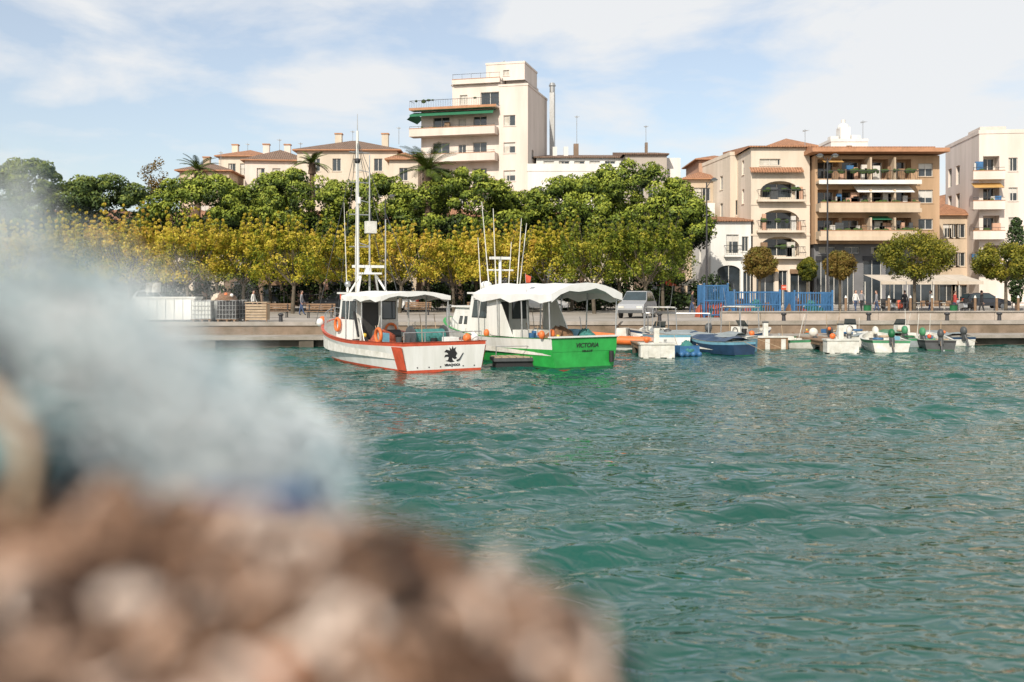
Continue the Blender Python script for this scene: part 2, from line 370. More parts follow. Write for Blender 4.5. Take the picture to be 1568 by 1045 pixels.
def pine(px,wpx,topy,d,mat=PINE,boty=372,base=.48):
    s=d/1524; x=X(px,d); a=wpx*s/2; zt=Z(topy,d); zb=Z(boty,d); H=zt-zb
    C=[];Rr=[];cv=[]
    nC=int(40*(a/4.5)**1.5)+32
    for i in range(nC):
        th=random.random()*2*math.pi; u=random.random()
        ph=math.acos(1-u*1.12) if u*1.12<1 else math.pi/2+.2*random.random()
        rr=random.uniform(.86,1.0)
        lob=1+.12*math.sin(3*th+px)+.08*math.sin(5*th+px*.3)
        cx=a*.9*lob*rr*math.sin(ph)**.85*math.cos(th); cy=a*.8*lob*rr*math.sin(ph)**.85*math.sin(th)
        cz=zb-GZ+H*.18+(H*.74)*max(0,math.cos(ph))**.8*rr*random.uniform(.92,1.03)
        C.append((cx,cy,cz)); Rr.append(random.uniform(.55,1.15)); cv.append(base+random.uniform(-.14,.26))
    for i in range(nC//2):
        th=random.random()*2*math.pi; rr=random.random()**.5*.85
        C.append((a*rr*math.cos(th),a*.8*rr*math.sin(th),zb-GZ+random.uniform(-.02,.3)*H)); Rr.append(random.uniform(.8,1.3)); cv.append(.08)  # core clumps coloured near black, painting in the shade inside the crown
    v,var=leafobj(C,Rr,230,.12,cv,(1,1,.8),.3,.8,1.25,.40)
    t=[]; lean=random.uniform(-.6,.6); fork=(lean,0,(zb-GZ)*.55)
    t.append(tube((0,0,0),(lean*.5,0,(zb-GZ)*.28),.38,.32,8)); t.append(tube((lean*.5,0,(zb-GZ)*.28),fork,.32,.27,8))
    for i in range(10):
        th=2*math.pi*i/10; e=(a*.65*math.cos(th),a*.55*math.sin(th),zb-GZ+H*.35); m=(fork[0]*.4+e[0]*.4,e[1]*.4,fork[2]*.55+e[2]*.45)
        t.append(tube(fork,m,.16,.11)); t.append(tube(m,e,.11,.04))
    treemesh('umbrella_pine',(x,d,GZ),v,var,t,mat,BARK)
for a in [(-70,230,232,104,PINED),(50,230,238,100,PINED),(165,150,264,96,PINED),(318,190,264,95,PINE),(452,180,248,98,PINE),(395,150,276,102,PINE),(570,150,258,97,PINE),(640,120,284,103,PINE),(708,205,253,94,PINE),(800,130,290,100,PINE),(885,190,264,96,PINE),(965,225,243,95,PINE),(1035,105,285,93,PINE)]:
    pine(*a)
def planetree(px,d,wpx,topy,boty,mat,base,nl=60):
    s=d/1524; x=X(px,d); a=wpx*s/2; zt=Z(topy,d)-GZ; zb=Z(boty,d)-GZ; H=zt-zb
    C=[];Rr=[];cv=[]
    for i in range(88):
        th=random.random()*6.28; rr=random.random()**.45; h_=random.random()
        C.append((a*1.05*rr*math.cos(th),a*1.0*rr*math.sin(th),zb+H*(.0+.74*h_)*(1.1-.18*rr))); Rr.append(random.uniform(.28,.7)); cv.append(base+random.uniform(-.28,.25)+.12*h_)
    t=[]
    for i in range(24):
        th=random.random()*6.28; rr=random.random()**.55; bx,by=a*rr*math.cos(th),a*rr*math.sin(th); top=zb+H*random.uniform(.8,1.16)*(1.03-.14*rr)
        for k in range(6):
            z=zb+H*.5+(top-zb-H*.5)*k/5; C.append((bx*(1+.02*k)+random.uniform(-.12,.12),by*(1+.02*k),z)); Rr.append(.30-.045*k); cv.append(base+random.uniform(-.18,.26))
        t.append(tube((bx*.6,by*.6,zb+H*.3),(bx*1.08,by*1.08,top),.03,.01,4))
    v,var=leafobj(C,Rr,nl,.085,cv,(1,1,1),.1,.2,1.1)
    l=random.uniform(-.2,.2)
    t.append(tube((0,0,0),(l,0,zb*.8),.16,.13,8))
    for i in range(7):
        th=6.28*i/7; t.append(tube((l,0,zb*.78),(a*.6*math.cos(th),a*.6*math.sin(th),zb+H*.3),.08,.04))
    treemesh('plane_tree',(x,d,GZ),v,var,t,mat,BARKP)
row=[(28,78,98,345,YEL,.5),(112,79,100,332,YEL,.45),(196,78,104,320,YEL,.60),(290,77,108,330,YEL,.50),(372,79,96,336,YEL,.46),(448,76,112,332,YEL,.36),(532,79,100,350,YEL,.46),(612,78,100,346,YEL,.56),(695,80,104,352,YEL,.48),(762,78,95,345,YEL,.57),(838,80,98,338,YEL,.32),(910,76,110,336,YGR,.48),(985,75,108,333,YGR,.38)]
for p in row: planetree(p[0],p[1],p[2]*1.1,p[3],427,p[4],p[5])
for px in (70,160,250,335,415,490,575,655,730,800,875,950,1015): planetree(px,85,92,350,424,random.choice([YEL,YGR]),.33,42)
C=[];Rr=[];cv=[]
for i in range(420): C.append((random.uniform(-48,19),random.uniform(-.8,.8),random.uniform(.3,2.6+.5*math.sin(i)))); Rr.append(random.uniform(.4,.75)); cv.append(random.uniform(.05,.5))
v,var=leafobj(C,Rr,60,.13,cv); treemesh('shade_fill_foliage',(0,87,GZ),v,var,[tube((x_,0,0),(x_,0,1.5),.05,.03) for x_ in range(-47,19,3)],PINED,BARK)  # dark leaf mass added to stand in for shade under the canopies
def roundtree(px,d,rx,topy,boty,mat,base=.45):
    s=d/1524; a=rx*s; zt=Z(topy,d)-GZ; zb=Z(boty,d)-GZ; H=zt-zb; C=[];Rr=[];cv=[]
    for i in range(120):
        v=rng.normal(size=3); v/=np.linalg.norm(v); v*=random.uniform(.62,.9)
        C.append((v[0]*a,v[1]*a,(zb+zt)/2+v[2]*H/2)); Rr.append(.24*min(a,H/2)+.08); cv.append(base+random.uniform(-.2,.22))
    v,var=leafobj(C,Rr,130,.07,cv,(1,1,1),.1,.5,1.1,.2)
    t=[tube((0,0,0),(0,0,zb+.2),.13,.1,8)]
    for i in range(6):
        th=6.28*i/6; t.append(tube((0,0,zb),(a*.5*math.cos(th),a*.5*math.sin(th),(zb+zt)/2),.07,.03))
    treemesh('round_tree',(X(px,d),d,GZ),v,var,t,mat,BARKP)
roundtree(1163,80,24,380,424,BROWNL,.6); roundtree(1286,80,23,385,428,BROWNL,.55)
roundtree(1400,72,60,354,430,ROUND,.55); roundtree(1540,72,52,372,430,ROUND,.6); roundtree(1236,98,14,395,430,ROUND,.4)
C=[(0,0,1+.5*i) for i in range(14)]; v,var=leafobj(C,[.9*math.sin(.35+2.6*i/14)+.1 for i in range(14)],260,.1,[.3]*14,(1,1,1),0,.6)
treemesh('cypress_tree',(X(1556,84),84,GZ),v,var,[tube((0,0,0),(0,0,2),.12,.1)],PINED,BARK)
def palm(px,py,d,Rp,n=34):
    x=X(px,d); z=Z(py,d); V=[];var=[];
    for i in range(n):
        th=6.28*i/n+random.uniform(-.1,.1); el=random.uniform(.15,1.45); L=Rp*random.uniform(.85,1.1)
        p=np.array([0,0,0.]);el_=el; pts=[p.copy()]
        for k in range(12):
            dv=np.array([math.cos(th)*math.cos(el_),math.sin(th)*math.cos(el_),math.sin(el_)]); p=p+dv*L/12; el_-=.10; pts.append(p.copy())
        side=np.array([-math.sin(th),math.cos(th),0])
        for k in range(1,12):
            for sg in(-1,1):
                for q in range(2):
                    b0=pts[k]+(pts[k+1]-pts[k])*q*.5; l=L*.22*math.sin(.5+2.4*k/12); f=(pts[k+1]-pts[k]); f/=np.linalg.norm(f)
                    tip=b0+side*sg*l*.7+f*l*.7+np.array([0,0,-l*.2]); ww=f*.045
                    V+= [b0-ww,b0+ww,tip+ww*.3,tip-ww*.3]; var+=[random.uniform(.3,.65)]*4
    H=z-GZ; t=[tube((0,0,-H),(0,0,-H*.5),.35,.3,8),tube((0,0,-H*.5),(0,0,0),.3,.28,8),tube((0,0,-1),(0,0,.2),.45,.3,8)]
    treemesh('palm_tree',(x,d,z),np.array(V),np.array(var),t,PINE,BARK)
palm(655,262,92,3.5,44); palm(478,252,106,2.3,24); palm(303,262,106,2.6,24)
v,var=leafobj([(random.uniform(-1.2,1.2),random.uniform(-1,1),random.uniform(6,9.5)) for _ in range(22)],[.6]*22,60,.1,[.5]*22)
treemesh('poplar_tree',(X(232,110),110,Z(310,110)-5),v,var,[tube((0,0,-6),(0,0,8),.15,.05)],BROWNL,BARKP)
# ---------------------------------------------------------------- buildings
CREAM=M('cream_render',(.66,.575,.48),.9,.24,.4,.1,streak=1)
PINKW=M('pinkish_white_render',(.72,.635,.58),.9,.20,.4,.1,streak=1)
WHT=M('white_render',(.74,.73,.71),.9,.2,.4,.1,streak=1)
BEIGE=M('beige_render',(.56,.45,.34),.9,.26,.5,.1,streak=1)
TAN=M('tan_render',(.48,.32,.20),.9,.28,.5,.1,streak=1)
SALM=M('salmon_render',(.56,.34,.24),.9,.25,.5,.1,streak=1)
GREYR=M('grey_render',(.17,.17,.18),.85,.25,.5,.1)
BROWNR=M('brown_render',(.22,.16,.12),.9,.25,.4,.1)
AWG=M('green_awning',(.02,.16,.08),.8,.2,2)
OCHA=M('ochre_awning',(.50,.30,.10),.85,.2,2)
CAPB=M('terracotta_band',(.45,.23,.13),.85,.25,2)
PLANT=M('balcony_plants',(.05,.09,.02),.9,.5,8)
def balcony(o,x0,x1,y1,z,out,wall,kind='solid',h=.95,plants=0,clutter=0):
    o.box('balcony_slabs',wall,x0,x1,y1-out,y1-.003,z-.22,z)
    if kind=='solid':
        o.box('balcony_parapets',wall,x0,x1,y1-out,y1-out+.12,z+.003,z+h); o.box('balcony_caps',CAPB,x0-.03,x1+.03,y1-out-.03,y1-out+.15,z+h+.003,z+h+.07)
        for xx in (x0,x1-.12): o.box('balcony_parapets',wall,xx,xx+.12,y1-out+.122,y1-.003,z+.003,z+h)
        if h<.8: 
            o.box('balcony_rails',IRON,x0,x1,y1-out+.04,y1-out+.08,z+.98,z+1.02)
            for i in range(int((x1-x0)/1.2)+1): xx=x0+.05+i*1.2; o.cyl('balcony_bars',IRON,(xx,y1-out+.06,z+h),(xx,y1-out+.06,z+1.),.018,.018,4,False)
    else:
        n=int((x1-x0)/.22)
        for i in range(n+1): xx=x0+.03+(x1-x0-.06)*i/n; o.cyl('balcony_bars',IRON,(xx,y1-out+.05,z),(xx,y1-out+.05,z+h),.014,.014,4,False)
        o.box('balcony_rails',IRON,x0,x1,y1-out+.02,y1-out+.08,z+h,z+h+.05)
        for xx in(x0+.03,x1-.06): o.box('balcony_rails',IRON,xx,xx+.03,y1-out+.09,y1-.003,z+h,z+h+.04)
    for i in range(plants):
        xx=random.uniform(x0+.3,x1-.3); o.ball('balcony_plants',PLANT,(xx,y1-out+.2,z+h*.9+random.uniform(0,.2)),(random.uniform(.15,.4),.15,random.uniform(.1,.28)),8,5)
    for i in range(clutter):
        xx=random.uniform(x0+.4,x1-.4); m=random.choice([FRAME,WOOD,BLUE,CURT,SALM,DGREY]); w_=random.uniform(.15,.4); o.box('balcony_furniture',m,xx-w_,xx+w_,y1-.6,y1-.3,z+.003,z+random.uniform(.8,1.7))
def body(o,x0,x1,y0,y1,z0,z1,wall,opsF=(),opsR=(),opsL=(),roof=None,par=.0):
    o.facade((x0,y0),(1,0),x1-x0,z0,z1,list(opsF),wall)
    o.facade((x1,y0),(0,1),y1-y0,z0,z1,list(opsR),wall)
    o.facade((x0,y1),(0,-1),y1-y0,z0,z1,list(opsL),wall)
    o.facade((x1,y1),(-1,0),x1-x0,z0,z1,[],wall)
    o.add('flat_roof',roof or GREYR,[(x0,y0,z1),(x1,y0,z1),(x1,y1,z1),(x0,y1,z1)],[(0,1,2,3)])
    if par:
        for a in((x0-.06,x1+.06,y0-.06,y0+.12),(x0-.06,x1+.06,y1-.12,y1+.06),(x0-.06,x0+.12,y0+.123,y1-.123),(x1-.12,x1+.06,y0+.123,y1-.123)):
            o.box('parapet',wall,*a,z1+.003,z1+par)
def hip(o,x0,x1,y0,y1,z,h,mat=TILE,ov=.5):
    x0-=ov;x1+=ov;y0-=ov;y1+=ov; m=min(y1-y0,x1-x0)/2; ym=(y0+y1)/2
    if x1-x0>y1-y0: a=(x0+m,ym,z+h);b_=(x1-m,ym,z+h)
    else: a=((x0+x1)/2,y0+m,z+h); b_=((x0+x1)/2,y1-m,z+h)
    v=[(x0,y0,z),(x1,y0,z),(x1,y1,z),(x0,y1,z),a,b_]
    if x1-x0>y1-y0: f=[(0,1,5,4),(1,2,5),(2,3,4,5),(3,0,4)]
    else: f=[(0,1,4),(1,2,5,4),(2,3,5),(3,0,4,5)]
    o.add('tile_roof',mat,v,f); o.box('eaves',CAPB,x0,x1,y0,y1,z-.14,z-.003)
def mono(o,x0,x1,y0,y1,z,h,mat=TILE,ov=.4):
    o.add('tile_roof',mat,[(x0-ov,y0-ov,z),(x1+ov,y0-ov,z),(x1+ov,y1,z+h),(x0-ov,y1,z+h),(x0-ov,y0-ov,z-.15),(x1+ov,y0-ov,z-.15),(x1+ov,y1,z-.15),(x0-ov,y1,z-.15)],[(0,1,2,3),(4,5,1,0),(5,6,2,1),(7,4,0,3),(6,7,3,2)])
def aerial(o,x,y,z,h=2.5):
    o.cyl('tv_aerial',STEEL,(x,y,z),(x,y,z+h),.035,.03,5)
    for k in range(5): o.cyl('tv_aerial',STEEL,(x-.35+.05*k,y-.4+.2*k,z+h-.2),(x+.35-.05*k,y-.4+.2*k,z+h-.2),.016,.016,4)
    o.cyl('tv_aerial',STEEL,(x,y-.5,z+h-.2),(x,y+.5,z+h-.2),.018,.018,4)
def wingrid(W,zs,n,w=1.0,h=1.5,m=1.,kind='win'):
    r=[]
    for z in zs:
        for i in range(n):
            c=m+(W-2*m)*(i+.5)/n; r.append((c-w/2,c+w/2,z,z+h,kind))
    return r
s=122/1524
o=O('apartment_tower',(X(645,124),124,0),R(-15))
U=lambda px:(px-645)*s*1.03
zr,z2,z3=Z(165,122),Z(120,122),Z(97,122)
ops=[]
for z in [22.1,18.9,15.7,12.5,9.3,6.1]:
    ops+=[(U(664),U(690),z+.03,z+2.3,'door'),(U(704),U(716),z+.9,z+2.0,'win'),(U(727),U(748),z+.03,z+2.2,'door')]
body(o,0,U(768),0,9,GZ,zr,PINKW,ops,[],wingrid(9,[6,9.2,12.4,15.6,18.8,22],2),par=.0)
opr=[]
for z in (22.9,19.6,16.2,13,9.8): opr.append((U(775)-U(768),U(793)-U(768),z,z+1.3,'win'))
body(o,U(768)+.003,U(812),-.3,10,GZ,Z(135,122),PINKW,opr,[(2,3,15,16.2,'win'),(2,3,19,20.2,'win')],par=.25)
body(o,U(688),U(768)-.2,1.6,9.5,zr+.003,z2,PINKW,[(U(733)-U(688),U(762)-U(688),zr+.25,zr+2.2,'door'),(U(700)-U(688),U(712)-U(688),zr+.8,zr+2,'win')],par=.3)
body(o,U(740),U(800),2,8.5,z2+.003,z3+.2,PINKW,[(2.2,3,z2+.6,z2+1.3,'win')],par=.25)
o.box('stair_top',PINKW,U(768),U(835)-3.0,3,9.8,Z(135,122)+.01,Z(116,122))
for z in(22.1,18.9,15.7,12.5): balcony(o,-1.0,U(766),0,z,1.6,PINKW,'solid',.72,4,3)
balcony(o,-1.0,U(768),.0,zr+.05,1.5,PINKW,'bars',.9,6)
o.box('roof_band',CAPB,-1.05,U(768)-.01,-1.55,-1.5,zr-.2,zr+.1)
o.add('green_awnings',AWG,[(-.9,-.05,zr-.25),(U(764),-.05,zr-.25),(U(764),-1.7,zr-.75),(-.9,-1.7,zr-.75),(-.9,-1.7,zr-1.0),(U(764),-1.7,zr-1.0)],[(0,1,2,3),(3,2,5,4)])
o.add('green_awnings',AWG,[(-1.1,.2,zr-.25),(-1.1,4,zr-.25),(-2,4,zr-1),(-2,.2,zr-1)],[(0,1,2,3)])
balcony(o,U(690),U(768)-.3,1.6,z2-.1,.5,PINKW,'solid',.35)
for k,zz in enumerate((zr+3.4,z2-.2)): o.box('cornices',PINKW,U(688)-.12,U(768)-.1,1.45,1.597,zz-.25,zz-.05)
o.box('chimney',STEEL,U(812)+.6,U(812)+1.2,8.8,9.5,5,Z(125,122)); o.cyl('chimney',STEEL,(U(812)+.9,9.1,Z(125,122)),(U(812)+.9,9.1,Z(112,122)),.35,.35,10)
o.cyl('chimney_cowl',STEEL,(U(812)+.9,9.1,Z(114,122)),(U(812)+.9,9.1,Z(109,122)),.48,.3,10)
for i in range(5): o.box('ac_units',FRAME,U(717),U(725),-.4,-.05,9+3.2*i,9.7+3.2*i)
aerial(o,U(755),6,z3+.4,1.2)
o.finish()
d=120; s=d/1524
o=O('white_apartment_house',(X(808,d),d,0),0); U=lambda px:(px-808)*s
zt=Z(238,d); z1=Z(262,d)
body(o,0,U(957),0,12,GZ,z1,WHT,wingrid(U(957),[4,7,10,13],6),par=.9)
body(o,U(822),U(957),2.5,12,z1+.003,zt,WHT,wingrid(U(957)-U(822),[z1+.15],5,1.3,1.4,.6),par=0)
mono(o,U(822),U(957),2.5,12,zt+.15,1.5,TILED)
body(o,U(957)+.01,U(1020),-.5,11,GZ,Z(238,d),M('greige_render',(.42,.38,.34),.9,.15,.3,streak=1),wingrid(U(1020)-U(957),[5,8,11,14],2),par=0)
mono(o,U(957)+.01,U(1018),-.5,11,Z(236,d),1.7,TILED)
body(o,U(1022),U(1044),1,8,GZ,Z(240,d),WHT)
for px in(850,868): o.box('chimneys',WHT,U(px),U(px+7),7,7.6,zt,Z(212,d)); 
o.box('chimneys',BROWNR,U(884),U(892),7,7.6,zt,Z(207,d)); aerial(o,U(889),7,Z(207,d),3.6)
o.box('chimneys',BROWNR,U(1000),U(1004),7,7.6,zt,Z(205,d)); aerial(o,U(1001),7,Z(210,d),2.6)
o.finish()
def simplehouse(name,pa,pb,ey,ry,d,wall,roof,dep=10,nwin=4,rz=0,ch=()):
    s=d/1524; W=(pb-pa)*s; ze=Z(ey,d); o=O(name,(X(pa,d),d,0),rz)
    body(o,0,W,0,dep,GZ,ze,wall,wingrid(W,[z for z in np.arange(ze-2.4,4.5,-3.1)],nwin)+wingrid(W,[GZ+.3],max(2,nwin-1),2.,2.4,.5,'shop'),wingrid(dep,[ze-2.4,ze-5.5],2))
    hip(o,0,W,0,dep,ze+.15,Z(ry,d)-ze,roof)
    for c in ch: o.box('chimneys',wall,(c-pa)*s,(c-pa)*s+.8,dep*.4,dep*.4+.8,ze,Z(ry,d)+.8); o.box('chimney_caps',CAPB,(c-pa)*s-.08,(c-pa)*s+.88,dep*.4-.08,dep*.4+.88,Z(ry,d)+.803,Z(ry,d)+.95); aerial(o,(c-pa)*s+2,dep*.5,Z(ry,d)-.3,random.uniform(1.5,2.6))
    return o.finish()
simplehouse('hipped_roof_house',455,608,231,207,118,CREAM,TILED,11,4,0,(503,577))
simplehouse('tiled_roof_house',375,470,246,224,125,PINKW,TILED,10,3,.1,(395,428))
simplehouse('tiled_roof_house',335,412,240,226,135,CREAM,TILE,8,3,0,(345,))
simplehouse('tiled_roof_house',275,350,262,246,120,BEIGE,TILED,8,3,.05,(300,))
simplehouse('cream_town_house',596,640,245,232,116,CREAM,TILE,9,1,0,())
cols=[BEIGE,BROWNR,GREYR,CREAM,BROWNR,SALM]  # dark walls mixed in; their colour carries the shade under the trees
pa=-120
i=0
while pa<1060:
    wd=random.choice([85,100,120]); simplehouse('town_house',pa,pa+wd,random.uniform(328,340),random.uniform(316,322),113,cols[i%6],TILE,9,3); pa+=wd+1; i+=1
simplehouse('salmon_town_house',1070,1128,245,236,122,SALM,TILE,9,2)
simplehouse('salmon_town_house',1050,1100,275,262,112,BEIGE,TILE,7,2)
simplehouse('tiled_roof_house',1180,1245,225,209,116,SALM,TILE,8,3)
d=100; s=d/1524
o=O('white_town_house',(X(1088,d),d,0),0); U=lambda px:(px-1088)*s
ops=[(U(1112),U(1131),Z(388,d),Z(359,d),'win'),(U(1136),U(1146),Z(385,d),Z(362,d),'win'),(U(1098),U(1134),GZ+.1,Z(406,d),'arch0'),(U(1138),U(1150),GZ+.1,Z(415,d),'door')]
body(o,0,U(1154)-.1,0,8,GZ,Z(339,d),WHT,ops,[],[(2,3,6,7.3,'win')])
mono(o,0,U(1154)-.5,0,8,Z(339,d)+.15,.9)
balcony(o,U(1108),U(1135),0,Z(390,d),.5,WHT,'bars',.9)
o.box('upper_wing',WHT,U(1092),U(1120),8.2,12,GZ,Z(300,d)); 
o.finish()
o=O('cream_side_building',(X(1118,106),106,0),R(6))
body(o,0,3.2,0,10,GZ,Z(238,106),CREAM,[(.6,1.5,11,12.6,'win')],[],wingrid(10,[5,8,11,14],2),par=.4); o.finish()
o=O('arcaded_apartment_house',(X(1150,d),d,0),0); U=lambda px:(px-1150)*s
W=U(1240); ops=[(U(1163),U(1195),Z(253,d),Z(243,d),'win')]
for (a,b_) in((302,277),(350,321),(391,362)): ops+=[(U(1164),U(1224),Z(a,d),Z(b_,d),'arch')]
ops+=[(U(1158),U(1186),GZ+.1,Z(412,d),'shop'),(U(1192),U(1206),GZ+.1,Z(414,d),'door'),(U(1210),U(1236),GZ+.1,Z(412,d),'shop')]
body(o,0,W,0,12,GZ,Z(226,d),CREAM,ops,[],wingrid(12,[6,9,12,15],2))
mono(o,.1,W-.1,0,12,Z(226,d)+.15,1.0)
o.add('tile_canopy',TILE,[(-.2,-.7,Z(263,d)),(W-.8,-.7,Z(263,d)),(W-.8,-.01,Z(256,d)),(-.2,-.01,Z(256,d)),(-.2,-.7,Z(265,d)),(W-.8,-.7,Z(265,d))],[(0,1,2,3),(4,5,1,0)])
for a in(306,353,393): balcony(o,U(1158),U(1230),0,Z(a,d),.75,CREAM,'bars',.95,5,3)
for a in(306,353,393): o.box('string_course',CREAM,-.05,W+.01,-.06,-.003,Z(a+8,d),Z(a+5,d))
o.add('shop_awning',OCHA,[(U(1156),-.02,Z(408,d)),(U(1188),-.02,Z(408,d)),(U(1188),-1.2,Z(416,d)),(U(1156),-1.2,Z(416,d))],[(0,1,2,3)])
o.finish()
o=O('balcony_apartment_block',(X(1243,d),d-1,0),0); U=lambda px:(px-1243)*s
W=U(1432); ops=[]
for (a,b_) in((276,244),(318,290),(360,333)):
    for (p,q) in((1247,1279),(1284,1318),(1323,1354),(1359,1389)): ops.append((U(p),U(q),Z(a,d)+.06,Z(b_,d)-.1,'logg'))
for (a,b_) in((272,252),(312,292),(352,336)): ops+=[(U(1400),U(1422),Z(a,d),Z(b_,d),'win')]
body(o,0,W,0,13,Z(374,d),Z(240,d),TAN,ops,wingrid(13,[9,12,15],3),[])
opg=[(U(a),U(b_),GZ+.2,Z(392,d),'shop') for a,b_ in((1246,1262),(1266,1282),(1286,1304),(1318,1346),(1352,1380),(1390,1424))]+[(U(a),U(b_),Z(388,d),Z(378,d),'win') for a,b_ in((1250,1275),(1290,1312),(1330,1350),(1395,1420))]
body(o,.2,W-.1,.9,12.9,GZ,Z(374,d)-.003,GREYR,opg,wingrid(12,[3],3,1.6,2))
for i,a in enumerate((280,322,364)):
    balcony(o,U(1244),U(1392),0,Z(a,d),1.7,BEIGE,'bars' if i==0 else 'solid',.55 if i else .9,24,12)
    o.box('slab_band',WHT if i==0 else BEIGE,U(1241),U(1394),-1.8,-1.703,Z(a+6,d),Z(a,d)+.02)
o.box('roof_slab',CAPB,-.8,W+.2,-1.9,13.4,Z(238,d),Z(232,d))
mono(o,U(1240),W-1.5,-1.2,6,Z(232,d)+.15,.7,TILE)
o.add('beige_awnings',CANVAS,[(U(1300),-.1,Z(286,d)),(U(1385),-.1,Z(286,d)),(U(1385),-1.6,Z(298,d)),(U(1300),-1.6,Z(298,d))],[(0,1,2,3)])
o.add('ochre_awnings',OCHA,[(U(1250),-.1,Z(245,d)),(U(1280),-.1,Z(245,d)),(U(1280),-1.5,Z(253,d)),(U(1250),-1.5,Z(253,d))],[(0,1,2,3)])
o.add('green_awnings',AWG,[(U(1323),-.1,Z(332,d)),(U(1352),-.1,Z(332,d)),(U(1352),-1.5,Z(339,d)),(U(1323),-1.5,Z(339,d))],[(0,1,2,3)])
for px in(1320,1356): 
    for (a,b_) in((280,241),(322,289),(364,331)): o.box('partition_screens',BEIGE,U(px)-.08,U(px)+.08,-1.5,-.01,Z(a,d)+.01,Z(b_,d)-.3)
body(o,U(1292),U(1350),5,9,Z(232,d)+.3,Z(208,d),WHT,[(1.6,2.2,Z(228,d),Z(214,d),'win')],par=.3)
o.box('roof_tower',WHT,U(1312),U(1328),6,7.4,Z(208,d),Z(182,d)); o.ball('roof_dome',WHT,((U(1312)+U(1328))/2,6.7,Z(182,d)),(.62,.62,.5)); o.cyl('roof_dome',WHT,(U(1320),6.7,Z(176,d)),(U(1320),6.7,Z(169,d)),.2,.25,8)
o.box('roof_tower',WHT,U(1296),U(1309),6,7,Z(208,d),Z(197,d)); o.box('roof_tower',WHT,U(1330),U(1344),6,7,Z(208,d),Z(195,d))
aerial(o,U(1348),6,Z(205,d),2.2); aerial(o,U(1255),6,Z(228,d),2.8)
for i in range(20): xx=U(1352)+i*.26; o.cyl('roof_railing',FRAME,(xx,2,Z(232,d)+.3),(xx,2,Z(223,d)),.015,.015,4,False)
o.box('roof_railing',FRAME,U(1352),U(1352)+5,1.97,2.03,Z(223,d),Z(222,d))
o.finish()
simplehouse('terracotta_town_house',1428,1500,322,296,118,SALM,TILE,9,3)
simplehouse('tiled_roof_house',1432,1490,330,312,108,BEIGE,TILE,8,3)
d=104; s=d/1524
o=O('pink_apartment_tower',(X(1499,d),d+0,0),R(-8)); U=lambda px:(px-1497)*s
opL=[];opF=[]
for z in(5.5,8.6,11.7,14.8): opL+=[(1,2.4,z,z+2.1,'door'),(4,5.4,z,z+2.1,'door')]; opF+=[(.4,2.0,z,z+2.2,'logg'),(2.9,3.8,z+.6,z+2,'win'),(5.2,6.2,z,z+2.1,'door'),(7.4,8.4,z+.6,z+2,'win')]
body(o,0,9.5,0,12,GZ,Z(205,d),PINKW,opF,[],opL,par=.4)
o.box('stair_tower',PINKW,.4,3.0,1,5,Z(205,d)+.01,Z(192,d)); o.box('stair_tower',CREAM,4.5,8,2,5,Z(205,d)+.01,Z(196,d))
for z in(5.4,8.5,11.6,14.7): balcony(o,-.9,2.2,0,z,1.1,PINKW,'solid',.65,2,2)
for z in(5.4,8.5,11.6,14.7): balcony(o,4.9,9.2,0,z,.9,PINKW,'bars',.9,3,2)
o.add('ochre_awnings',OCHA,[(-.8,-.02,14.2),(2.1,-.02,14.2),(2.1,-1.2,13.6),(-.8,-1.2,13.6)],[(0,1,2,3)])
o.finish()
